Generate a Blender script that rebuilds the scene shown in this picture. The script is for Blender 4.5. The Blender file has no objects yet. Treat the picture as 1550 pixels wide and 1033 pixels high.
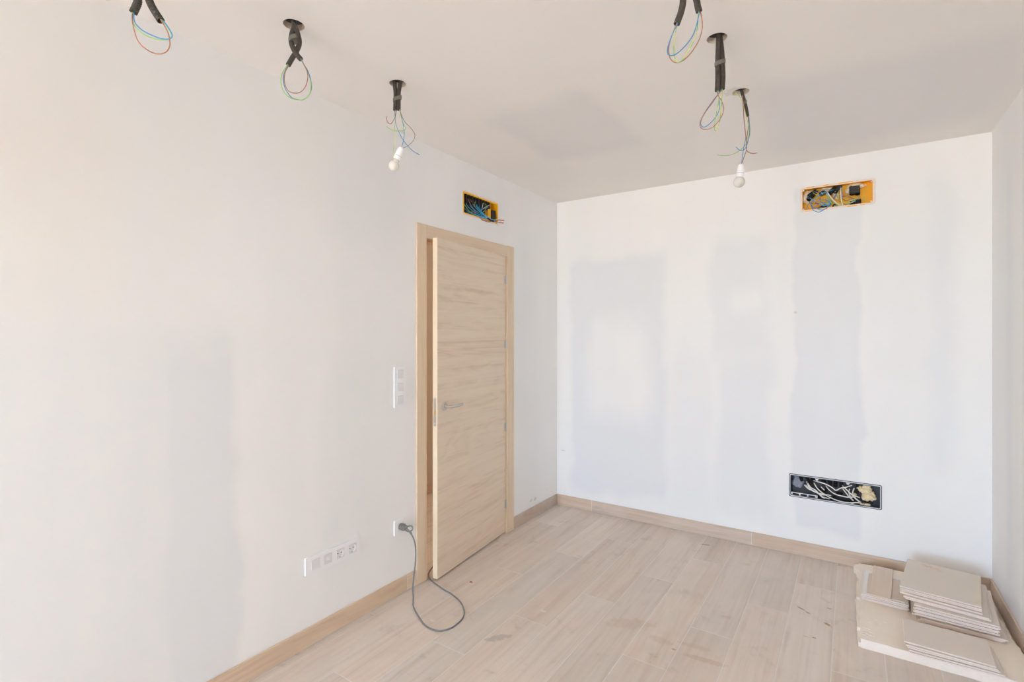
import bpy, bmesh, math, random
from mathutils import Vector, Matrix, noise
random.seed(7)
S = bpy.context.scene
C = bpy.context.scene.collection
R = math.radians
PI = math.pi

# ---------------------------------------------------------------- camera
cam_d = bpy.data.cameras.new('camera'); cam = bpy.data.objects.new('camera', cam_d); C.objects.link(cam)
cam.location = (0, 0, 1.46); cam.rotation_euler = (R(90), 0, R(33.74))
cam_d.sensor_width = 36; cam_d.lens = 36 * 769.5 / 1550; cam_d.shift_y = -8.5 / 1550
cam_d.clip_start = 0.02; cam_d.clip_end = 200
S.camera = cam
# ---------------------------------------------------------------- view and light
S.view_settings.view_transform = 'Standard'; S.view_settings.look = 'None'
S.view_settings.gamma = 1; S.view_settings.use_curve_mapping = False
S.view_settings.exposure = -0.22
S.cycles.max_bounces = 12; S.cycles.diffuse_bounces = 10
W = bpy.data.worlds.new('world'); S.world = W; W.use_nodes = True
nt = W.node_tree; bg = nt.nodes['Background']
tc = nt.nodes.new('ShaderNodeTexCoord'); sx = nt.nodes.new('ShaderNodeSeparateXYZ'); cr = nt.nodes.new('ShaderNodeValToRGB')
mp = nt.nodes.new('ShaderNodeMath'); mp.operation = 'MULTIPLY_ADD'; mp.inputs[1].default_value = 0.5; mp.inputs[2].default_value = 0.5
nt.links.new(tc.outputs['Generated'], sx.inputs[0]); nt.links.new(sx.outputs[2], mp.inputs[0]); nt.links.new(mp.outputs[0], cr.inputs[0]); nt.links.new(cr.outputs[0], bg.inputs[0])
E = cr.color_ramp.elements
E[0].position = 0.490; E[0].color = (0.5, 0.478, 0.425, 1)                       # sunlit ground all round
E[1].position = 0.505; E[1].color = (0.45, 0.73, 1.08, 1)                       # hazy horizon
E.new(0.85).color = (0.3, 0.54, 0.95, 1)                                       # blue zenith
bg.inputs[1].default_value = 40.0
def area(name, loc, rot, sx_, sy_, energy, col, portal=False):
    d = bpy.data.lights.new(name, 'AREA'); o = bpy.data.objects.new(name, d); C.objects.link(o)
    d.shape = 'RECTANGLE'; d.size = sx_; d.size_y = sy_; d.energy = energy; d.color = col
    o.location = loc; o.rotation_euler = rot
    if portal: d.cycles.is_portal = True
    return o
YN = -7.5                                   # the wall behind the camera, with the balcony window
area("window_portal", (-1.36, YN + 0.02, 1.19), (R(90), 0, 0), 1.4, 2.36, 1, (1, 1, 1), True)
# added lamp in place of an unseen sunlit terrace, warm light up and in
area('terrace_fill', (-1.36, YN - 1.0, 0.02), (R(180), 0, 0), 2.6, 1.6, 760.0, (1.0, 0.95, 0.84))
area('hall_fill', (-2.70, 2.2, 2.58), (0, 0, 0), 0.3, 0.3, 15.0, (1.0, 0.90, 0.78))  # added fill, no lamp known there; brightens the hall behind the door gap

# ---------------------------------------------------------------- materials
def newmat(name):
    m = bpy.data.materials.new(name); m.use_nodes = True
    return m, m.node_tree, m.node_tree.nodes['Principled BSDF']
def rgb(r, g, b):
    f = lambda c: ((c/255)/12.92 if c/255 <= 0.04045 else ((c/255 + 0.055)/1.055)**2.4)
    return (f(r), f(g), f(b), 1)
class NB:
    def __init__(s, nt): s.nt = nt
    def n(s, t, **k):
        x = s.nt.nodes.new(t)
        for a, v in k.items(): setattr(x, a, v)
        return x
    def l(s, a, b): s.nt.links.new(a, b)
    def val(s, x, i):
        if hasattr(x, 'is_linked') or hasattr(x, 'links'): s.l(x, i)
        else: i.default_value = x
    def m(s, op, a, b=0.0, clamp=False):
        x = s.n('ShaderNodeMath', operation=op, use_clamp=clamp); s.val(a, x.inputs[0]); s.val(b, x.inputs[1]); return x.outputs[0]
    def step(s, v, a, b, t0=0.0, t1=1.0):
        x = s.n('ShaderNodeMapRange', interpolation_type='SMOOTHSTEP'); s.val(v, x.inputs[0])
        x.inputs[1].default_value = a; x.inputs[2].default_value = b; x.inputs[3].default_value = t0; x.inputs[4].default_value = t1
        return x.outputs[0]
    def noise(s, vec, scale, detail=3, rough=0.5, dist=0.0):
        x = s.n('ShaderNodeTexNoise'); s.l(vec, x.inputs['Vector']); x.inputs['Scale'].default_value = scale
        x.inputs['Detail'].default_value = detail; x.inputs['Roughness'].default_value = rough; x.inputs['Distortion'].default_value = dist
        return x.outputs['Fac']
    def mapv(s, vec, sc=(1, 1, 1), loc=(0, 0, 0)):
        x = s.n('ShaderNodeMapping'); s.l(vec, x.inputs[0]); x.inputs['Scale'].default_value = sc; x.inputs['Location'].default_value = loc
        return x.outputs[0]
    def mix(s, f, a, b):
        x = s.n('ShaderNodeMix', data_type='RGBA'); s.val(f, x.inputs[0]); s.val(a, x.inputs[6]); s.val(b, x.inputs[7]); return x.outputs[2]
    def bump(s, h, strength, dist=0.001):
        x = s.n('ShaderNodeBump'); x.inputs['Strength'].default_value = strength; x.inputs['Distance'].default_value = dist; s.l(h, x.inputs['Height']); return x.outputs[0]
    def ramp(s, f, stops):
        x = s.n('ShaderNodeValToRGB'); s.l(f, x.inputs[0]); e = x.color_ramp.elements
        e[0].position, e[0].color = stops[0]; e[1].position, e[1].color = stops[-1]
        for p, c in stops[1:-1]: q = e.new(p); q.color = c
        return x.outputs[0]
def plain(name, col, rough=0.5, metal=0.0, var=0.0, vscale=40, bump=0.0, spec=0.5):
    m, nt, p = newmat(name); b = NB(nt)
    p.inputs['Roughness'].default_value = rough; p.inputs['Metallic'].default_value = metal
    p.inputs['Specular IOR Level'].default_value = spec
    tc = b.n('ShaderNodeTexCoord').outputs['Object']
    nz = b.noise(tc, vscale, 4)
    c1 = tuple(min(1, c*(1+var)) for c in col[:3]) + (1,); c0 = tuple(c*(1-var) for c in col[:3]) + (1,)
    b.l(b.mix(nz, c0, c1), p.inputs['Base Color'])
    if bump: b.l(b.bump(nz, bump), p.inputs['Normal'])
    return m
def plaster(name, axes, base, cool, patches, warm=None, shade_patches=(), marks=()):
    """painted-over plasterboard: joint strips and skimmed patches of their own shape and tone, plus optional painted shade"""
    m, nt, p = newmat(name); b = NB(nt)
    p.inputs['Roughness'].default_value = 0.85; p.inputs['Specular IOR Level'].default_value = 0.2
    pos = b.n('ShaderNodeNewGeometry').outputs['Position']
    sep = b.n('ShaderNodeSeparateXYZ'); b.l(pos, sep.inputs[0])
    n1 = b.noise(pos, 2.2, 2, 0.55); n2 = b.noise(pos, 9, 2)
    d = b.m('ADD', b.m('MULTIPLY', b.m('SUBTRACT', n1, 0.5), 0.16), b.m('MULTIPLY', b.m('SUBTRACT', n2, 0.5), 0.04))
    U = b.m('ADD', sep.outputs[axes[0]], d); V = b.m('ADD', sep.outputs[axes[1]], b.m('MULTIPLY', d, 1.4))
    def layer(pp):
        tot = None
        for (u0, u1, v0, v1, s, k) in pp:
            a = b.m('MULTIPLY', b.step(U, u0-s, u0+s), b.step(U, u1-s, u1+s, 1, 0))
            c = b.m('MULTIPLY', b.step(V, v0-s*1.6, v0+s*1.6), b.step(V, v1-s*1.6, v1+s*1.6, 1, 0))
            t = b.m('MULTIPLY', b.m('MULTIPLY', a, c), k)
            tot = t if tot is None else b.m('ADD', tot, t)
        return tot
    tot = layer(patches)
    st = b.noise(b.mapv(pos, (2.2, 2.2, 0.35) if 2 in axes else (0.8, 0.8, 1)), 1.6, 2)      # trowel drifts
    tot = b.m('ADD', tot, b.m('MULTIPLY', b.m('SUBTRACT', st, 0.5), 0.9))
    fine = b.noise(pos, 60, 2, 0.6)
    tot = b.m('ADD', tot, b.m('MULTIPLY', b.m('SUBTRACT', fine, 0.5), 0.10))
    tot = b.m('ADD', tot, 0.18, clamp=True)
    if warm: base = b.mix(layer(shade_patches), base, warm)  # warm layer mixes painted shade into the base colour
    col = b.mix(tot, base, cool)
    for (u, v, ru, rv, mc, k) in marks:
        du = b.m('DIVIDE', b.m('SUBTRACT', b.m('ADD', sep.outputs[axes[0]], b.m('MULTIPLY', b.m('SUBTRACT', fine, 0.5), ru*2.2)), u), ru)
        dv = b.m('DIVIDE', b.m('SUBTRACT', b.m('ADD', sep.outputs[axes[1]], b.m('MULTIPLY', b.m('SUBTRACT', n2, 0.5), rv*2)), v), rv)
        rr = b.m('ADD', b.m('MULTIPLY', du, du), b.m('MULTIPLY', dv, dv))
        col = b.mix(b.m('MULTIPLY', b.step(rr, 0.6, 1.1, 1, 0), k), col, mc)
    b.l(col, p.inputs['Base Color'])
    b.l(b.bump(b.noise(pos, 25, 3, 0.6), 0.10, 0.002), p.inputs['Normal'])
    return m
def wood(name, axis, pale, mid, dark, scale=1.0, rough=0.5, cath=1.0, obj_rand=0.0, dusty=0.0, contrast=1.0, stains=()):
    """fine straight grain running along the given axis (object coordinates)"""
    m, nt, p = newmat(name); b = NB(nt)
    p.inputs['Roughness'].default_value = rough; p.inputs['Specular IOR Level'].default_value = 0.35
    oc = b.n('ShaderNodeTexCoord').outputs['Object']
    oi = b.n('ShaderNodeObjectInfo')
    if obj_rand:
        off = b.n('ShaderNodeVectorMath', operation='ADD'); cmb = b.n('ShaderNodeCombineXYZ')
        for i in range(3): b.l(b.m('MULTIPLY', oi.outputs['Random'], 37.0 + 11*i), cmb.inputs[i])
        b.l(oc, off.inputs[0]); b.l(cmb.outputs[0], off.inputs[1]); oc = off.outputs[0]
    def st(k, lng):
        v = [k, k, k]; v[axis] = lng; return tuple(v)
    big = b.noise(b.mapv(oc, st(7*scale, 0.9*scale)), 1.0, 3, 0.55, 0.8*cath)
    rings = b.m('FRACT', b.m('MULTIPLY', big, 7.0))
    rings = b.m('ABSOLUTE', b.m('SUBTRACT', rings, 0.5))
    fine = b.noise(b.mapv(oc, st(80*scale, 1.6*scale)), 1.0, 4, 0.62)
    med = b.noise(b.mapv(oc, st(26*scale, .8*scale)), 1.0, 3, 0.6, 0.3)
    f = b.m('ADD', b.m('MULTIPLY', rings, 0.35*cath), b.m('ADD', b.m('MULTIPLY', fine, 0.55), b.m('MULTIPLY', med, 0.65)))
    f = b.m('ADD', b.m('MULTIPLY', b.m('SUBTRACT', f, 0.68), 1.5*contrast), 0.5, clamp=True)
    col = b.ramp(f, [(0.0, dark), (0.45, mid), (1.0, pale)])
    if obj_rand:
        hs = b.n('ShaderNodeHueSaturation'); b.l(col, hs.inputs['Color'])
        b.l(b.m('ADD', b.m('MULTIPLY', oi.outputs['Random'], obj_rand), 1-obj_rand/2), hs.inputs['Value'])
        b.l(b.m('ADD', b.m('MULTIPLY', b.m('FRACT', b.m('MULTIPLY', oi.outputs['Random'], 13.7)), 0.35), 0.82), hs.inputs['Saturation'])
        col = hs.outputs[0]
    pos = b.n('ShaderNodeNewGeometry').outputs['Position']
    if dusty:
        dn = b.noise(pos, 3.0, 6, 0.68, 0.6); dm = b.step(dn, 0.42, 0.75)
        col = b.mix(b.m('MULTIPLY', dm, dusty), col, rgb(206, 198, 191))
        dn2 = b.noise(b.mapv(pos, (1, 1, 1), (5, 3, 1)), 6.0, 6, 0.7, 0.3)
        col = b.mix(b.m('MULTIPLY', b.step(dn2, 0.56, 0.72), 0.30), col, rgb(166, 146, 126))
        sp = b.noise(pos, 34, 3, 0.6)
        col = b.mix(b.m('MULTIPLY', b.step(sp, 0.73, 0.77), 0.55), col, rgb(222, 218, 212))
        rn = b.m('ADD', b.m('MULTIPLY', dm, 0.2), rough)
        b.l(rn, p.inputs['Roughness'])
    sep = b.n('ShaderNodeSeparateXYZ'); b.l(pos, sep.inputs[0])
    if stains:
        wn = b.noise(pos, 38, 4, 0.6)
    for (sx0, sy0, ra, rb, ang, sc, k) in stains:
        ca, sa = math.cos(ang), math.sin(ang)
        X = b.m('SUBTRACT', sep.outputs[0], sx0); Y = b.m('SUBTRACT', sep.outputs[1], sy0)
        A = b.m('DIVIDE', b.m('ADD', b.m('MULTIPLY', X, ca), b.m('MULTIPLY', Y, sa)), ra)
        B = b.m('DIVIDE', b.m('SUBTRACT', b.m('MULTIPLY', Y, ca), b.m('MULTIPLY', X, sa)), rb)
        rr = b.m('ADD', b.m('ADD', b.m('MULTIPLY', A, A), b.m('MULTIPLY', B, B)), b.m('MULTIPLY', b.m('SUBTRACT', wn, 0.5), 3.0))
        col = b.mix(b.m('MULTIPLY', b.step(rr, 0.45, 1.1, 1, 0), k), col, sc)
    b.l(col, p.inputs['Base Color'])
    b.l(b.bump(f, 0.15, 0.0006), p.inputs['Normal'])
    return m
# ---------------------------------------------------------------- mesh helpers
def obj(name, bm, mat, parent=None, loc=(0, 0, 0), rotz=0, smooth=False, recalc=True):
    if recalc: bmesh.ops.recalc_face_normals(bm, faces=bm.faces)
    if smooth:
        for f in bm.faces: f.smooth = True
    me = bpy.data.meshes.new(name); bm.to_mesh(me); bm.free()
    for mm in (mat if isinstance(mat, (list, tuple)) else [mat]): me.materials.append(mm)
    o = bpy.data.objects.new(name, me); C.objects.link(o)
    o.location = loc; o.rotation_euler = (0, 0, rotz)
    if parent: o.parent = parent
    return o
def tag(o, label=None, cat=None, group=None, kind=None):
    if label: o['label'] = label
    if cat: o['category'] = cat
    if group: o['group'] = group
    if kind: o['kind'] = kind
    return o
def empty(name, loc, rz=0):
    o = bpy.data.objects.new(name, None); C.objects.link(o); o.location = loc; o.rotation_euler = (0, 0, rz)
    o.empty_display_size = 0.05
    return o
def box(bm, a, b, bev=0.0, F=None, seg=2):
    F = F or (lambda *p: p)
    t = bmesh.new()
    vs = [t.verts.new((x, y, z)) for x in (a[0], b[0]) for y in (a[1], b[1]) for z in (a[2], b[2])]
    for q in ((0,1,3,2), (4,6,7,5), (0,4,5,1), (2,3,7,6), (0,2,6,4), (1,5,7,3)): t.faces.new([vs[i] for i in q])
    if bev: bmesh.ops.bevel(t, geom=t.edges[:], offset=bev, segments=seg, affect='EDGES', profile=0.5)
    mp = {v: bm.verts.new(F(*v.co)) for v in t.verts}
    for f in t.faces: bm.faces.new([mp[v] for v in f.verts])
    t.free(); return bm
def crspline(P, n):
    P = [Vector(p) for p in P]
    if len(P) == 2: return [P[0].lerp(P[1], i/n) for i in range(n+1)]
    Q = [P[0]*2-P[1]] + P + [P[-1]*2-P[-2]]; out = []
    for i in range(1, len(Q)-2):
        a, b, c, d = Q[i-1:i+3]
        for k in range(n):
            t = k/n
            out.append(0.5*((2*b) + (c-a)*t + (2*a-5*b+4*c-d)*t*t + (3*b-a-3*c+d)*t**3))
    out.append(P[-1]); return out
def tube(bm, pts, r, seg=8, n=4, cap=True, F=None, rfun=None, hollow=0.0):
    F = F or (lambda *p: p)
    pts = [Vector(F(*p)) for p in pts]
    P = crspline(pts, n) if n > 1 or len(pts) == 2 else pts
    T = [(P[min(i+1, len(P)-1)] - P[max(i-1, 0)]).normalized() for i in range(len(P))]
    u = T[0].orthogonal().normalized(); rings = []
    for i, p in enumerate(P):
        u = (u - T[i]*u.dot(T[i])).normalized(); v = T[i].cross(u)
        rr = r if rfun is None else rfun(i, len(P))*r
        rings.append([bm.verts.new(p + (u*math.cos(2*PI*k/seg) + v*math.sin(2*PI*k/seg))*rr) for k in range(seg)])
    for a, b in zip(rings, rings[1:]):
        for k in range(seg): bm.faces.new((a[k], a[(k+1) % seg], b[(k+1) % seg], b[k]))
    if hollow:
        def inner(ring, p, dirn):
            r2 = [bm.verts.new(p + (q.co-p)*hollow) for q in ring]
            r3 = [bm.verts.new(q.co + dirn*r*2.2) for q in r2]
            for k in range(seg):
                bm.faces.new((ring[k], ring[(k+1) % seg], r2[(k+1) % seg], r2[k]))
                bm.faces.new((r2[k], r2[(k+1) % seg], r3[(k+1) % seg], r3[k]))
            bm.faces.new(r3)
        bm.faces.new(list(reversed(rings[0]))); inner(rings[-1], P[-1], -T[-1])
    elif cap:
        bm.faces.new(list(reversed(rings[0]))); bm.faces.new(rings[-1])
    return bm
def resample(pts, step):
    P = crspline(pts, 12); out = [P[0]]; acc = 0
    for a, b in zip(P, P[1:]):
        d = (b-a).length; t = step-acc
        while t <= d:
            out.append(a.lerp(b, t/d)); t += step
        acc = (acc+d) % step
    return out
def conduit(bm, pts, r=0.0095, F=None):
    """corrugated electrician's pipe: real ridges"""
    F = F or (lambda *p: p)
    P = resample([F(*p) for p in pts], 0.0016)
    return tube(bm, P, r, 12, 1, rfun=lambda i, n: 1.0 if i % 3 else 0.90, hollow=0.8)
def lathe(bm, prof, seg=24, M=None, cap0=True, cap1=True):
    M = M or Matrix.Identity(4); rings = []
    for (rr, z) in prof:
        rings.append([bm.verts.new(M @ Vector((rr*math.cos(2*PI*k/seg), rr*math.sin(2*PI*k/seg), z))) for k in range(seg)])
    for a, b in zip(rings, rings[1:]):
        for k in range(seg): bm.faces.new((a[k], a[(k+1) % seg], b[(k+1) % seg], b[k]))
    if cap0: bm.faces.new(rings[0])
    if cap1: bm.faces.new(rings[-1])
    return bm
def axisM(p, d):
    return Matrix.Translation(Vector(p)) @ Vector(d).to_track_quat('Z', 'Y').to_matrix().to_4x4()
def circ(cx, cy, r, n=28, jit=0.0):
    return [(cx + r*(1+random.uniform(-jit, jit))*math.cos(2*PI*k/n), cy + r*(1+random.uniform(-jit, jit))*math.sin(2*PI*k/n)) for k in range(n)]
def rect(u0, u1, v0, v1): return [(u0, v0), (u1, v0), (u1, v1), (u0, v1)]
def rrect(u0, u1, v0, v1, r, n=5):
    out = []
    for cx, cy, a in ((u1-r, v1-r, 0), (u0+r, v1-r, 90), (u0+r, v0+r, 180), (u1-r, v0+r, 270)):
        for k in range(n+1):
            t = R(a + 90*k/n); out.append((cx + r*math.cos(t), cy + r*math.sin(t)))
    return out
def holed(outer, holes, t0, t1, F, bm=None):
    """slab between depths t0 and t1 with cut-outs; F maps (u, v, t) to a point"""
    q = bmesh.new(); es = []
    for lp in [outer] + list(holes):
        vs = [q.verts.new((u, v, 0)) for u, v in lp]
        for a, b in zip(vs, vs[1:] + vs[:1]): es.append(q.edges.new((a, b)))
    bmesh.ops.triangle_fill(q, use_beauty=True, use_dissolve=False, edges=es)
    bm = bm or bmesh.new()
    A = {v: bm.verts.new(F(v.co.x, v.co.y, t0)) for v in q.verts}
    B = {v: bm.verts.new(F(v.co.x, v.co.y, t1)) for v in q.verts}
    for f in q.faces:
        bm.faces.new([A[v] for v in f.verts]); bm.faces.new([B[v] for v in reversed(f.verts)])
    for e in q.edges:
        if len(e.link_faces) == 1:
            a, b = e.verts; bm.faces.new((A[a], A[b], B[b], B[a]))
    q.free(); return bm
def prism(bm, poly, z0, z1, F=None, top=None):
    F = F or (lambda *p: p); top = top or poly
    a = [bm.verts.new(F(x, y, z0)) for x, y in poly]; b = [bm.verts.new(F(x, y, z1)) for x, y in top]
    n = len(a)
    for k in range(n): bm.faces.new((a[k], a[(k+1) % n], b[(k+1) % n], b[k]))
    bm.faces.new(list(reversed(a))); bm.faces.new(b); return bm
def blob(bm, c, rad, F=None, sub=3, amp=0.3, fs=60, seed=0):
    F = F or (lambda *p: p); t = bmesh.new(); bmesh.ops.create_icosphere(t, subdivisions=sub, radius=1)
    mp = {}
    for v in t.verts:
        n = v.co.normalized(); k = 1 + amp*noise.noise(Vector((n.x*rad[0], n.y*rad[1], n.z*rad[2]))*fs + Vector((seed, seed*2, 0)))
        mp[v] = bm.verts.new(F(c[0]+n.x*rad[0]*k, c[1]+n.y*rad[1]*k, c[2]+n.z*rad[2]*k))
    for f in t.faces: bm.faces.new([mp[v] for v in f.verts])
    t.free(); return bm

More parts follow.
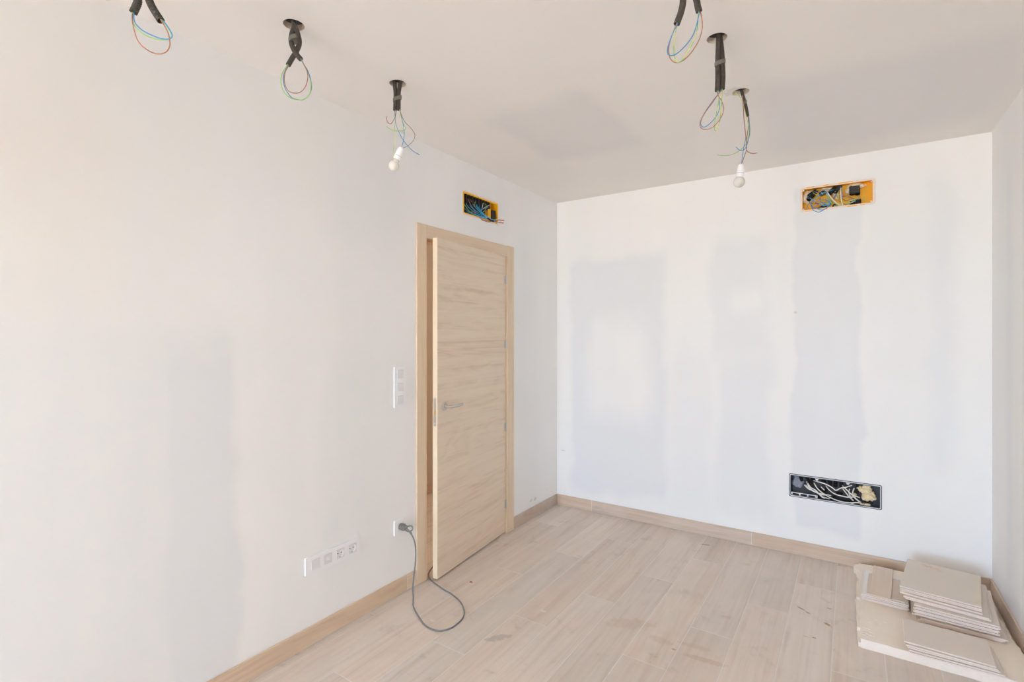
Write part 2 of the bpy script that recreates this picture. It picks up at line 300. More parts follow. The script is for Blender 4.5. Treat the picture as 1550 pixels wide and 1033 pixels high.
# wire and conduit routes, metres, relative to each hole or box
FIX = {1: {'conduit': [[(-0.0098, 0, 0.0197), (-0.0082, 0.0, 0.0), (0.0001, 0.0, -0.0383), (0.0084, 0.0, -0.0767), (0.0167, 0.0, -0.1151), (0.025, 0.0, -0.1535), (0.0332, 0.0, -0.1919), (0.0275, 0.0, -0.2115), (0.0193, 0.0, -0.2292)], [(0.0006, 0.01, 0.0277), (0.0023, 0.01, 0.008), (0.0134, 0.01, -0.0307), (0.0245, 0.01, -0.0693), (0.0357, 0.01, -0.108), (0.0468, 0.01, -0.1466), (0.058, 0.01, -0.1853), (0.0695, 0.01, -0.21), (0.0917, 0.01, -0.2449)]], 'wires': [('green', [(0.0202, 0, -0.2164), (0.0174, 0.0, -0.2262), (0.0099, 0.01, -0.2413), (0.0115, 0.015, -0.2547), (0.0243, 0.02, -0.2699), (0.0492, 0.02, -0.2848), (0.0757, 0.02, -0.2922), (0.0989, 0.02, -0.2931), (0.1114, 0.02, -0.2889), (0.1155, 0.02, -0.2823), (0.1155, 0.015, -0.2745), (0.1057, 0.01, -0.2561), (0.0942, 0.01, -0.2429), (0.0893, 0.01, -0.2363)]), ('blue', [(0.0234, 0, -0.2164), (0.0218, 0.0, -0.2303), (0.0221, 0.0, -0.2475), (0.0292, 0.0, -0.2622), (0.0471, 0.0, -0.2786), (0.0717, 0.0, -0.2916), (0.0962, 0.0, -0.3006), (0.1158, 0.0, -0.3031), (0.1273, 0.0, -0.2998), (0.1305, 0.0, -0.2924), (0.1256, 0.0, -0.2802), (0.1142, 0.0, -0.2622), (0.0959, 0.01, -0.2429), (0.0893, 0.01, -0.2347)]), ('brown', [(0.0204, 0.003, -0.2161), (0.0155, 0.003, -0.2284), (0.0214, -0.005, -0.2571), (0.03, -0.01, -0.2829), (0.0382, -0.01, -0.3089), (0.0528, -0.01, -0.3284), (0.0706, -0.01, -0.3414), (0.0798, 0.0, -0.3431), (0.0946, 0.0, -0.3451), (0.1093, 0.0, -0.3415), (0.1191, 0.0, -0.3325), (0.124, 0.0, -0.3194), (0.1232, 0.0, -0.3031), (0.1191, 0.0, -0.2867), (0.1075, 0.005, -0.2657), (0.0929, 0.01, -0.2446), (0.0876, 0.01, -0.2363)])]}, 2: {'conduit': [[(-0.0028, -0.01, 0.0308), (0.006, -0.01, -0.0053), (0.0181, -0.009, -0.0376), (0.0211, -0.002, -0.0664), (0.0043, 0.012, -0.0899), (-0.0107, 0.012, -0.1148), (-0.0256, 0.008, -0.1459)], [(-0.0132, 0.014, 0.046), (-0.0042, 0.014, 0.0094), (-0.0115, 0.01, -0.0263), (-0.0101, 0.0, -0.0586), (0.0021, -0.01, -0.0924), (0.0194, -0.012, -0.1197), (0.0325, -0.012, -0.1345)]], 'ties': [(0.0037, 0, -0.052)], 'wires': [('green', [(-0.0209, 0.005, -0.1352), (-0.026, 0.0, -0.1511), (-0.0418, 0.0, -0.1759), (-0.0478, 0.0, -0.204), (-0.0418, 0.0, -0.237), (-0.0253, 0.0, -0.2601), (0.0011, 0.0, -0.274), (0.0275, 0.0, -0.276), (0.0473, 0.0, -0.2667), (0.0605, 0.0, -0.2469), (0.0632, 0.0, -0.2205), (0.0572, 0.0, -0.1875), (0.044, 0.0, -0.161), (0.0309, -0.012, -0.1345), (0.0259, -0.012, -0.1247)]), ('blue', [(-0.0223, 0.012, -0.1315), (-0.0282, 0.008, -0.1475), (-0.0389, 0.006, -0.1778), (-0.0412, 0.006, -0.2043), (-0.033, 0.006, -0.2341), (-0.0114, 0.006, -0.2639), (0.0118, 0.006, -0.2725), (0.0317, 0.006, -0.2725), (0.0515, 0.006, -0.2573), (0.0633, 0.004, -0.2318), (0.0615, 0.0, -0.2007), (0.0531, -0.006, -0.1708), (0.0331, -0.012, -0.1371), (0.0276, -0.012, -0.1247)]), ('brown', [(-0.0198, 0.01, -0.1342), (-0.0239, 0.008, -0.1475), (-0.0337, 0.004, -0.1722), (-0.0334, -0.004, -0.206), (-0.0251, -0.008, -0.2343), (-0.0103, -0.008, -0.2507), (0.0095, -0.008, -0.255), (0.0308, -0.008, -0.2491), (0.0473, -0.008, -0.2277), (0.0545, -0.008, -0.1981), (0.0506, -0.008, -0.1718), (0.0341, -0.012, -0.1362), (0.0259, -0.012, -0.1214)])]}, 3: {'conduit': [[(-0.021, -0.004, 0.033), (-0.0153, -0.004, 0.0147), (-0.0133, 0.0, -0.0095), (-0.0104, 0.0, -0.0409), (-0.011, 0.0, -0.0749), (-0.0125, 0.0, -0.1207)], [(0.0212, 0, 0.035), (0.0129, 0.0, 0.0115), (0.0082, 0.0, -0.0147), (0.0037, 0.0, -0.0487), (0.0042, 0.0, -0.0801), (0.0042, 0.0, -0.1207)]], 'ties': [(-0.0023, 0, -0.0684)], 'wires': [('brown', [(-0.0083, 0, -0.1154), (-0.0072, 0.0, -0.1259), (-0.014, 0.0, -0.1547), (-0.0259, -0.005, -0.1803), (-0.0352, -0.01, -0.1866), (-0.0456, -0.01, -0.1746), (-0.0508, -0.01, -0.1522)]), ('green_yellow', [(-0.0111, 0.003, -0.1141), (-0.01, 0.003, -0.1272), (-0.0139, 0.006, -0.1678), (-0.0184, 0.012, -0.2284), (-0.0234, 0.022, -0.2773), (-0.0253, 0.026, -0.3314)]), ('blue', [(-0.0128, -0.003, -0.1168), (-0.0128, -0.003, -0.1272), (-0.009, -0.006, -0.1781), (0.0065, -0.01, -0.2215), (0.0325, -0.01, -0.2683), (0.069, -0.01, -0.3074), (0.1003, -0.01, -0.3267)]), ('green', [(0.0069, 0, -0.1154), (0.0095, 0.0, -0.1274), (0.0217, 0.004, -0.1739), (0.0342, 0.002, -0.1983), (0.0304, 0.0, -0.2101), (0.0165, -0.008, -0.217), (-0.0139, -0.012, -0.2186), (-0.034, -0.015, -0.2105), (-0.047, -0.015, -0.2001)]), ('blue', [(0.0076, 0.004, -0.1136), (0.0097, 0.004, -0.1267), (0.0219, 0.003, -0.1743), (0.0292, 0.001, -0.2223), (0.0252, 0.0, -0.2593), (0.0179, 0.0, -0.2886), (0.0173, 0.0, -0.2917)]), ('grey', [(0.0114, -0.004, -0.1172), (0.0125, -0.004, -0.1303), (0.0317, -0.006, -0.1729), (0.063, -0.006, -0.2068), (0.0787, -0.006, -0.2355), (0.0704, -0.004, -0.2608), (0.0463, -0.001, -0.2832), (0.0236, 0.0, -0.2923), (0.0194, 0.0, -0.2928)])], 'bulb': [(0.0184, 0, -0.2917), (-0.0177, 0, -0.3734)]}, 4: {'conduit': [[(-0.0095, 0, 0.0191), (-0.0086, 0.0, -0.0001), (-0.0012, 0.0, -0.0458), (0.0061, 0.0, -0.0916), (0.0135, 0.0, -0.1373), (0.0078, 0.0, -0.1719), (-0.0009, 0.0, -0.1969), (-0.0057, 0.0, -0.2099)], [(0.0113, 0.005, 0.0229), (0.0113, 0.005, 0.0037), (0.0224, 0.005, -0.0307), (0.0335, 0.005, -0.0652), (0.0446, 0.005, -0.0996), (0.0557, 0.005, -0.134), (0.0595, 0.005, -0.1533), (0.0639, 0.005, -0.1706)]], 'wires': [('blue', [(-0.0009, -0.003, -0.2006), (-0.0044, -0.003, -0.2121), (-0.0166, -0.004, -0.2357), (-0.0306, -0.006, -0.2714), (-0.0354, -0.006, -0.2943), (-0.0306, -0.006, -0.3058), (-0.0172, -0.006, -0.3067), (0.0, -0.006, -0.2962), (0.0211, -0.006, -0.2752), (0.0402, -0.006, -0.2484), (0.0524, -0.004, -0.2166), (0.0596, 0.0, -0.1892), (0.0632, 0.002, -0.1706), (0.0634, 0.005, -0.1572)]), ('brown', [(-0.0018, 0.003, -0.1988), (-0.0057, 0.003, -0.2085), (-0.0188, 0.004, -0.2425), (-0.0275, 0.004, -0.2733), (-0.0275, 0.004, -0.2983), (-0.0198, 0.004, -0.3157), (-0.0063, 0.004, -0.323), (0.011, 0.004, -0.3186), (0.0303, 0.004, -0.3041), (0.0502, 0.006, -0.278), (0.0664, 0.008, -0.2479), (0.0745, 0.008, -0.2151), (0.0726, 0.008, -0.1861), (0.0683, 0.008, -0.1678), (0.0643, 0.005, -0.1572)]), ('green_yellow', [(-0.0019, 0, -0.2007), (-0.0045, 0.0, -0.2122), (-0.0105, 0.0, -0.2449), (-0.0143, 0.0, -0.2756), (-0.0134, 0.0, -0.3006), (-0.0076, 0.0, -0.3198), (-0.0009, 0.0, -0.324), (0.0097, 0.0, -0.3188), (0.0231, 0.0, -0.3006), (0.0385, 0.0, -0.2737), (0.05, 0.0, -0.2487), (0.0582, 0.004, -0.2175), (0.0605, 0.005, -0.188), (0.0618, 0.005, -0.1706), (0.0614, 0.005, -0.1572)])]}, 5: {'conduit': [[(0.0053, -0.006, 0.0383), (0.0045, -0.006, 0.0018), (0.0037, -0.004, -0.0295), (0.0029, 0.0, -0.0882), (0.0033, 0.0, -0.1492), (0.0012, 0.0, -0.204)], [(0.013, 0.008, 0.0468), (0.0143, 0.008, 0.01), (0.0191, 0.006, -0.0319), (0.0207, 0.0, -0.0922), (0.0224, 0.0, -0.1492), (0.0199, 0.0, -0.1979)]], 'ties': [(0.0118, 0, -0.0943)], 'wires': [('brown', [(0.0191, 0, -0.1857), (0.0179, 0.0, -0.1996), (-0.0101, -0.004, -0.2323), (-0.0482, -0.008, -0.2868), (-0.0664, -0.008, -0.3233), (-0.0664, -0.008, -0.3455), (-0.0482, -0.008, -0.3548), (-0.019, -0.006, -0.3447), (0.0102, -0.004, -0.3135), (0.0252, -0.002, -0.2761), (0.0179, 0.0, -0.2427), (0.0057, 0.0, -0.2223), (0.0029, 0.0, -0.2061), (0.0012, 0.0, -0.1898)]), ('blue', [(0.0175, 0.002, -0.1848), (0.0146, 0.002, -0.199), (-0.0151, 0.004, -0.2449), (-0.0469, 0.006, -0.2888), (-0.0608, 0.006, -0.3214), (-0.053, 0.006, -0.339), (-0.0347, 0.006, -0.3337), (-0.0061, 0.006, -0.3051), (0.009, 0.005, -0.277), (0.0106, 0.004, -0.249), (0.0065, 0.002, -0.2255), (0.0004, 0.0, -0.2061), (0.0004, 0.0, -0.1898)]), ('green_yellow', [(0.0203, -0.003, -0.1872), (0.0199, -0.003, -0.201), (0.015, -0.004, -0.2607), (0.0102, -0.004, -0.3135), (0.0, -0.004, -0.3479), (-0.0081, -0.004, -0.3589), (-0.0109, -0.004, -0.3419), (-0.0057, -0.003, -0.3009), (0.0057, 0.0, -0.2467), (0.0053, 0.0, -0.2101), (0.0037, 0.0, -0.1939)])]}, 6: {'conduit': [[(-0.0083, 0, 0.0401), (0.0019, 0.0, 0.0119), (0.0096, 0.0, -0.0162), (0.0214, 0.0, -0.0572), (0.0327, 0.0, -0.1145)]], 'ties': [(0.0188, 0, -0.0495)], 'wires': [('green_yellow', [(-0.0383, -0.01, 0.0096), (-0.0315, -0.012, -0.0025), (-0.0146, -0.014, -0.0228), (0.0013, -0.016, -0.0543), (0.0134, -0.014, -0.0992), (0.0265, -0.01, -0.1382), (0.035, -0.006, -0.1773), (0.0323, -0.004, -0.2123), (0.0231, -0.004, -0.243)]), ('blue', [(0.0001, -0.012, -0.0219), (0.0033, -0.014, -0.061), (0.0092, -0.01, -0.1229), (0.0156, -0.006, -0.1722), (0.022, -0.002, -0.2115), (0.0147, 0.0, -0.2568), (0.0086, 0.0, -0.2978), (0.0035, 0.0, -0.3346), (0.0025, 0.0, -0.3387)]), ('brown', [(0.0321, 0, -0.1032), (0.0342, 0.0, -0.1186), (0.0361, 0.002, -0.1587), (0.033, 0.004, -0.1938), (0.0278, 0.004, -0.2348), (0.0274, 0.002, -0.2714), (0.0158, 0.0, -0.3029), (0.0055, 0.0, -0.3336), (0.003, 0.0, -0.3387)]), ('brown', [(-0.0007, -0.016, -0.0238), (0.003, -0.018, -0.0679), (0.0127, -0.01, -0.1586), (0.0213, -0.008, -0.219), (0.0223, -0.008, -0.27), (0.034, -0.008, -0.2868), (0.0545, -0.008, -0.2919), (0.0723, -0.008, -0.2889)]), ('green', [(0.0351, 0.002, -0.1024), (0.0372, 0.002, -0.1167), (0.0462, 0.006, -0.1827), (0.037, 0.006, -0.2238), (0.0096, 0.0, -0.2619), (-0.0288, -0.006, -0.2897), (-0.0714, -0.01, -0.3023), (-0.1155, -0.012, -0.3005)]), ('blue', [(0.0343, -0.002, -0.1041), (0.0368, -0.002, -0.1184), (0.0395, -0.004, -0.1714), (0.0365, -0.006, -0.208), (0.0244, -0.01, -0.2503), (0.0118, -0.012, -0.274), (-0.0035, -0.012, -0.2806), (-0.0187, -0.012, -0.2714), (-0.0274, -0.012, -0.2613)])], 'bulb': [(0.0019, 0, -0.3397), (-0.0078, 0, -0.4232)]}}
BOXL = [('cyan', [(-0.129, -0.035, 0.043), (-0.129, -0.02, -0.002), (-0.092, -0.005, -0.031), (-0.023, 0.01, -0.05), (0.056, 0.02, -0.06)]), ('cyan', [(-0.104, -0.035, 0.041), (-0.099, -0.015, 0.0), (-0.055, 0, -0.028), (0.007, 0.012, -0.044), (0.06, 0.022, -0.057)]), ('cyan', [(-0.086, -0.035, 0.049), (-0.054, -0.015, 0.006), (-0.016, 0, -0.024), (0.016, 0.015, -0.043), (0.058, 0.024, -0.056)]), ('cyan', [(-0.035, -0.035, 0.06), (-0.032, -0.015, 0.022), (-0.01, 0.0, -0.015), (0.012, 0.018, -0.04), (0.055, 0.026, -0.055)]), ('cyan', [(-0.022, -0.035, 0.031), (-0.016, -0.01, -0.011), (0.006, 0.008, -0.036), (0.07, 0.02, -0.053)]), ('cyan', [(-0.141, -0.03, -0.026), (-0.105, -0.01, -0.048), (-0.055, 0.005, -0.056), (0.014, 0.012, -0.059), (0.073, 0.018, -0.061)]), ('cyan', [(-0.117, -0.035, -0.039), (-0.084, -0.012, -0.051), (-0.028, 0.004, -0.06), (0.03, 0.01, -0.062), (0.078, 0.014, -0.062)]), ('cyan', [(0.023, -0.035, 0.053), (0.01, -0.02, 0.016), (0.003, 0, -0.024), (0.023, 0.015, -0.042), (0.067, 0.022, -0.055)]), ('green_yellow', [(-0.153, -0.03, 0.006), (-0.135, -0.02, -0.018), (-0.111, -0.015, -0.039), (-0.073, -0.02, -0.041)]), ('green_yellow', [(-0.026, -0.03, 0.071), (-0.042, -0.02, 0.037), (-0.042, -0.03, 0.007)]), ('green_yellow', [(0.063, -0.02, 0.055), (0.077, -0.015, 0.041), (0.07, -0.02, 0.004), (0.043, -0.03, -0.016)]), ('white', [(0.138, -0.02, 0.059), (0.077, -0.01, 0.033), (0.05, -0.015, 0.016), (0.043, -0.03, 0.0)]), ('white', [(0.05, -0.02, 0.053), (0.027, -0.01, 0.018), (0.043, -0.03, 0.0)]), ('cyan', [(0.145, -0.025, 0.053), (0.073, -0.012, 0.02), (0.032, -0.012, 0.004), (0.036, -0.03, -0.017)]), ('brown', [(-0.104, -0.035, 0.064), (-0.111, -0.02, 0.029), (-0.08, -0.015, -0.004), (-0.029, -0.02, -0.032)]), ('brown', [(-0.086, -0.035, 0.064), (-0.073, -0.02, 0.026), (-0.029, -0.02, 0.0)]), ('brown', [(-0.073, -0.03, -0.027), (-0.042, -0.005, -0.052), (0.003, 0.01, -0.077), (0.07, 0.02, -0.077), (0.112, 0.024, -0.064), (0.174, 0.03, -0.049)]), ('brown', [(-0.022, -0.01, -0.067), (0.009, 0.006, -0.079), (0.062, 0.016, -0.083), (0.111, 0.02, -0.068), (0.173, 0.026, -0.051)]), ('brown', [(0.152, -0.03, 0.047), (0.104, -0.015, 0.011), (0.056, -0.02, -0.023)]), ('cyan', [(0.05, 0.02, -0.057), (0.11, 0.026, -0.069), (0.171, 0.03, -0.069)]), ('cyan', [(0.054, 0.022, -0.057), (0.106, 0.024, -0.059), (0.152, 0.026, -0.049)]), ('black', [(0.045, 0.021, -0.06), (0.076, 0.023, -0.068), (0.111, 0.026, -0.07)]), ('red', [(0.166, 0.03, -0.069), (0.198, 0.031, -0.065), (0.223, 0.032, -0.062)]), ('red', [(0.171, 0.03, -0.049), (0.202, 0.031, -0.046), (0.231, 0.032, -0.043)])]
BOXB = [('cyan', [(-0.133, -0.03, 0.06), (-0.158, 0, 0.012), (-0.142, 0.005, 0.004), (-0.1, 0.005, -0.034), (-0.051, -0.005, -0.03), (-0.029, -0.02, -0.021)]), ('blue', [(-0.155, -0.02, -0.002), (-0.139, 0.0, -0.045), (-0.127, 0.01, -0.076), (-0.096, 0.018, -0.095), (-0.065, 0.014, -0.08), (-0.036, 0.0, -0.055), (-0.014, -0.01, -0.008), (0.004, -0.03, 0.029)]), ('cyan', [(-0.12, -0.02, -0.003), (-0.096, 0, 0.02), (-0.066, 0.005, 0.032), (-0.051, 0, 0.027), (-0.047, -0.005, -0.004), (-0.036, -0.005, -0.041)]), ('blue', [(-0.128, -0.01, -0.062), (-0.139, 0.0, -0.027), (-0.111, 0.006, 0.003), (-0.066, 0.004, 0.024), (-0.028, 0, 0.041), (-0.007, -0.03, 0.045)]), ('cyan', [(-0.096, 0, -0.033), (-0.073, 0.008, -0.051), (-0.043, 0.006, -0.046), (-0.028, 0, -0.034)]), ('blue', [(-0.111, 0.004, -0.023), (-0.081, 0.01, -0.011), (-0.051, 0.006, -0.023), (-0.032, 0.0, -0.042)]), ('cyan', [(-0.131, 0.006, -0.056), (-0.1, 0.008, -0.039), (-0.066, 0.01, -0.057), (-0.036, 0.004, -0.043)]), ('blue', [(-0.089, -0.01, 0.004), (-0.089, 0.004, -0.022), (-0.066, 0.01, -0.04), (-0.039, 0.006, -0.056), (-0.028, 0, -0.047)]), ('cyan', [(-0.028, 0, -0.034), (-0.058, 0.01, -0.076), (-0.088, 0.012, -0.081), (-0.119, 0.004, -0.057)]), ('grey', [(-0.129, -0.03, 0.055), (-0.097, -0.01, 0.054), (-0.051, -0.01, 0.051), (0.001, -0.03, 0.057)]), ('grey', [(-0.117, -0.03, 0.048), (-0.082, -0.01, 0.038), (-0.052, -0.02, 0.04)]), ('green', [(-0.132, -0.02, 0.046), (-0.116, -0.01, 0.03), (-0.097, -0.02, 0.021)]), ('green_yellow', [(-0.049, -0.01, 0.038), (-0.043, 0.004, -0.002), (-0.032, 0.008, -0.035), (-0.019, 0.006, -0.054)]), ('white', [(-0.049, -0.005, 0.034), (-0.028, 0.012, -0.01), (-0.002, 0.016, -0.046), (0.023, 0.006, -0.069)]), ('green', [(-0.044, -0.01, 0.019), (-0.021, 0.006, -0.028), (0.009, 0.004, -0.067)]), ('green_yellow', [(0.016, -0.02, 0.039), (0.007, 0, 0.009), (0.009, 0.004, -0.023), (0.018, -0.01, -0.036)]), ('white', [(0.023, -0.02, 0.055), (0.023, 0.006, 0.009), (0.027, 0.012, -0.036), (0.034, 0.004, -0.066)]), ('blue', [(0.025, -0.02, 0.063), (0.031, 0.004, 0.017), (0.031, 0.004, -0.017), (0.023, -0.01, -0.039)]), ('brown', [(0.038, -0.03, 0.007), (0.06, -0.015, -0.004), (0.081, -0.01, -0.022), (0.107, -0.02, -0.036)]), ('grey', [(0.034, -0.03, -0.001), (0.06, -0.012, -0.014), (0.089, -0.01, -0.032), (0.11, -0.02, -0.041)]), ('grey', [(0.034, -0.03, -0.019), (0.052, -0.012, -0.035), (0.081, -0.01, -0.031), (0.11, -0.02, -0.033)]), ('green_yellow', [(0.11, -0.02, -0.03), (0.089, -0.004, -0.039), (0.06, 0, -0.047), (0.038, -0.006, -0.047), (0.02, -0.01, -0.056)]), ('green_yellow', [(0.11, -0.02, -0.035), (0.081, 0, -0.052), (0.06, 0.002, -0.06), (0.042, -0.01, -0.06)]), ('cyan', [(0.11, -0.02, -0.041), (0.092, -0.004, -0.051), (0.067, -0.004, -0.06)]), ('brown', [(0.001, -0.03, 0.012), (-0.014, -0.01, -0.016), (-0.044, -0.01, -0.056), (-0.067, -0.015, -0.061), (-0.112, -0.01, -0.06)]), ('brown', [(-0.163, -0.02, -0.037), (-0.15, 0, -0.061), (-0.104, 0.004, -0.068), (-0.066, 0, -0.077), (-0.036, -0.015, -0.065)]), ('grey', [(-0.127, 0, -0.033), (-0.154, 0.002, -0.03), (-0.166, 0, -0.059), (-0.151, -0.005, -0.074), (-0.12, -0.01, -0.068)]), ('blue', [(0.119, -0.01, -0.01), (0.12, -0.008, -0.032), (0.119, -0.01, -0.053)]), ('green', [(0.146, -0.01, -0.023), (0.146, -0.008, -0.036), (0.146, -0.01, -0.049)]), ('red', [(-0.119, 0.006, -0.031), (-0.107, 0.008, -0.035), (-0.096, 0.006, -0.041)])]
BOXW = [('white', [(-0.113, -0.02, 0.044), (-0.073, 0, 0.043), (-0.037, 0.006, 0.036), (-0.009, 0.008, 0.023), (0.014, 0.008, 0.008), (0.038, 0.006, 0.025), (0.069, 0.002, 0.036), (0.099, -0.015, 0.049)]), ('white', [(-0.109, -0.02, 0.03), (-0.09, 0, 0.002), (-0.057, 0.006, -0.024), (-0.017, 0.008, -0.044), (0.022, 0.008, -0.056), (0.061, 0.006, -0.061), (0.099, 0.004, -0.057), (0.141, -0.01, -0.051)]), ('white', [(-0.042, -0.02, 0.02), (-0.025, 0, 0.004), (0.007, 0.005, -0.017), (0.046, 0.006, -0.024), (0.084, 0.004, -0.025), (0.13, -0.01, -0.016)]), ('white', [(-0.165, -0.02, 0.007), (-0.139, 0, -0.011), (-0.106, 0.004, -0.018), (-0.081, 0.006, -0.032), (-0.057, 0.004, -0.048), (-0.022, -0.01, -0.059)]), ('white', [(-0.157, -0.02, 0.008), (-0.127, -0.002, -0.014), (-0.09, 0.002, -0.028), (-0.049, 0.002, -0.03), (-0.014, -0.015, -0.036)]), ('white', [(-0.151, -0.02, 0.031), (-0.135, -0.004, -0.001), (-0.102, 0, -0.023), (-0.065, 0.0, -0.036), (-0.026, -0.015, -0.035)]), ('white', [(-0.146, -0.02, 0.026), (-0.127, -0.006, 0.0), (-0.098, -0.004, -0.014), (-0.069, 0, -0.046), (-0.05, -0.012, -0.06)]), ('white', [(0.045, -0.02, 0.039), (0.069, 0.0, 0.02), (0.099, 0.006, -0.006), (0.122, 0.004, -0.03), (0.145, -0.01, -0.05)]), ('white', [(0.049, -0.015, 0.022), (0.069, 0, -0.003), (0.088, 0.006, -0.026), (0.107, -0.004, -0.044)]), ('white', [(0.057, -0.015, 0.028), (0.08, 0.004, 0.013), (0.099, 0.01, -0.005), (0.13, 0.004, -0.015), (0.137, -0.01, -0.022)]), ('white', [(0.086, -0.02, 0.022), (0.084, 0, -0.001), (0.096, 0.004, -0.03), (0.103, -0.01, -0.046)]), ('white', [(0.111, -0.02, 0.031), (0.103, -0.004, 0.002), (0.115, 0.0, -0.027), (0.141, -0.01, -0.048)]), ('white', [(-0.07, -0.02, 0.01), (-0.058, -0.01, 0.001), (-0.05, -0.02, -0.008)]), ('white', [(0.092, -0.005, -0.067), (0.115, 0.002, -0.054), (0.134, 0.0, -0.052), (0.145, -0.01, -0.052)])]
# ---------------------------------------------------------------- palette
WALL = rgb(*(248, 247, 245)); COOL = rgb(*(237, 238, 240))
m_left = plaster('plaster_left', (1, 2), WALL, COOL, [
    (-1.0, 1.11, -0.2, 1.50, .05, .55), (.877, 1.11, -0.2, 1.35, .03, .40), (1.55, 2.05, 1.95, 2.45, .10, .40), (-.5, 1.1, 2.15, 2.7, .15, .2),
    (1.53, 2.15, 0.2, 1.36, .06, .25), (3.25, 3.6, .1, 2.2, .08, .25), (2.5, 3.1, 2.2, 2.5, .06, .3)],
    warm=rgb(236, 230, 223), shade_patches=[(-1.5, .85, 1.55, 3.2, .40, .8), (-1.5, 2.1, 2.05, 3.2, .2, .35)],  # warm grey over the near upper wall: painted shade against window brightness
    marks=[(3.448, .146, .020, .012, rgb(222, 212, 198), .7), (3.509, .142, .026, .014, rgb(214, 202, 186), .7), (3.70, .17, .008, .008, rgb(222, 214, 202), .5)])
m_back = plaster('plaster_back', (0, 2), WALL, COOL, [
    (-1.965, -1.19, .18, 2.08, .045, .9), (-1.84, -1.30, .80, 1.62, .11, -.95), (-.84, -.48, 1.30, 2.14, .05, .60), (-.70, -.52, 1.62, 1.80, .04, -.5),
    (-.80, -.46, .20, 1.28, .05, .6), (-.327, .045, .17, 2.42, .022, .85), (-1.15, -.85, .2, 1.3, .08, .3), (.41, .50, .7, 2.45, .07, .6), (.08, .40, 1.2, 2.2, .1, .2), (-2.0, .6, 1.9, 2.2, .12, .12)],
    marks=[(-.312, 1.614, .010, .008, rgb(216, 202, 184), .7), (-2.06, .472, .02, .006, rgb(214, 212, 208), .6), (-.48, 1.49, .05, .008, rgb(246, 244, 240), .5)])
m_right = plaster('plaster_right', (1, 2), WALL, COOL, [(3.45, 3.55, .2, 2.3, .06, .45), (3.1, 3.25, .2, 2.5, .06, .3)])
m_near = plaster('plaster_near', (0, 2), WALL, COOL, [(-1, 0, 1, 2, .1, .2)])
m_ceil = plaster('plaster_ceiling', (0, 1), rgb(*(245, 240, 235)), rgb(*(236, 232, 230)), [
    (-1.62, -1.02, 2.15, 2.95, .06, .8), (-.35, .60, 2.60, 3.60, .10, .8), (-.9, -.5, .9, 1.6, .2, .35), (-1.4, -.9, .6, 1.2, .15, .2), (.1, .5, 1.2, 2.2, .15, .4)],
    marks=[(-.462, 2.565, .045, .045, rgb(208, 203, 196), .5)])
m_hall = plaster('plaster_hall', (1, 2), rgb(226, 214, 198), rgb(214, 202, 188), [(3.0, 3.3, 0, 2, .1, .3)])
m_core = plain('gypsum_core', rgb(246, 228, 206), .9, var=.05)
m_void = plain('dark_void', rgb(60, 46, 36), .9, var=.3)
m_leaf = wood('oak_veneer_leaf', 1, rgb(241, 226, 206), rgb(232, 214, 192), rgb(206, 182, 156), scale=.95, rough=.42, cath=.9, contrast=.9)
m_cas = wood('oak_veneer_casing', 2, rgb(236, 218, 193), rgb(229, 208, 181), rgb(208, 183, 154), scale=1.2, rough=.42, cath=.5, contrast=.7)
m_cash = wood('oak_veneer_head', 1, rgb(234, 216, 192), rgb(226, 205, 180), rgb(204, 179, 151), scale=1.2, rough=.42, cath=.8, contrast=.7)
m_edge = wood('door_edge_band', 2, rgb(244, 226, 200), rgb(241, 222, 195), rgb(233, 212, 184), scale=1.0, rough=.4, cath=.3, contrast=.5)
STN = rgb(172, 134, 92)
STAINS = [
    (-.225, 3.117, .026, .008, -.6, STN, .75), (-.190, 3.089, .022, .007, -.5, STN, .75), (-.098, 3.016, .024, .013, -.7, STN, .85), (-.149, 2.85, .010, .006, 0, rgb(160, 112, 80), .8),
    (-.184, 2.84, .014, .005, 0, STN, .4), (-.10, 3.20, .010, .008, 0, STN, .5), (-.687, 2.383, .012, .008, 0, STN, .6), (-.849, 3.695, .030, .013, .3, rgb(160, 132, 96), .75),
    (-.55, 2.38, .10, .02, .1, rgb(196, 168, 142), .45), (-.61, 2.46, .08, .02, .1, rgb(198, 172, 148), .35), (-.93, 2.47, .14, .05, .5, rgb(200, 174, 150), .3), (-.76, 2.42, .06, .03, 0, rgb(198, 172, 148), .3),
    (-1.42, 2.00, .07, .025, .9, rgb(166, 154, 146), .45)]
_pl = dict(scale=.8, rough=.42, cath=.7, obj_rand=.10, dusty=.40, contrast=1.0)
m_plank = wood('whitewashed_oak_tile', 1, rgb(*(232, 221, 210)), rgb(*(223, 208, 195)), rgb(*(206, 188, 174)), **_pl)
m_base = wood('skirting_oak_tile', 1, rgb(233, 215, 196), rgb(220, 198, 176), rgb(194, 168, 144), scale=1.1, rough=.45, cath=.9, obj_rand=.08, contrast=.8)
m_baseb = wood('skirting_oak_tile_back', 0, rgb(224, 204, 184), rgb(209, 186, 164), rgb(182, 156, 132), scale=1.1, rough=.45, cath=.9, obj_rand=.08, contrast=.8)
m_based = wood('skirting_dusty', 1, rgb(214, 196, 180), rgb(198, 174, 154), rgb(176, 146, 120), scale=1.1, rough=.6, cath=.9, dusty=.9, contrast=.8)
m_grout = plain('grout', rgb(230, 224, 216), .9, var=.08)
m_white = plain('white_plastic', rgb(246, 246, 248), .28, var=.01)
m_white2 = plain('white_insert', rgb(232, 231, 232), .3, var=.01)
m_shadow = plain('hole_shade', rgb(28, 26, 26), .6, var=.1)
m_steel = plain('brushed_steel', rgb(206, 200, 192), .33, metal=.85, var=.04, vscale=200)
m_brass = plain('brass_latch', rgb(226, 190, 130), .4, metal=.6)
m_cond = plain('dusty_black_conduit', rgb(72, 65, 58), .65, var=.5, vscale=70, bump=.2)
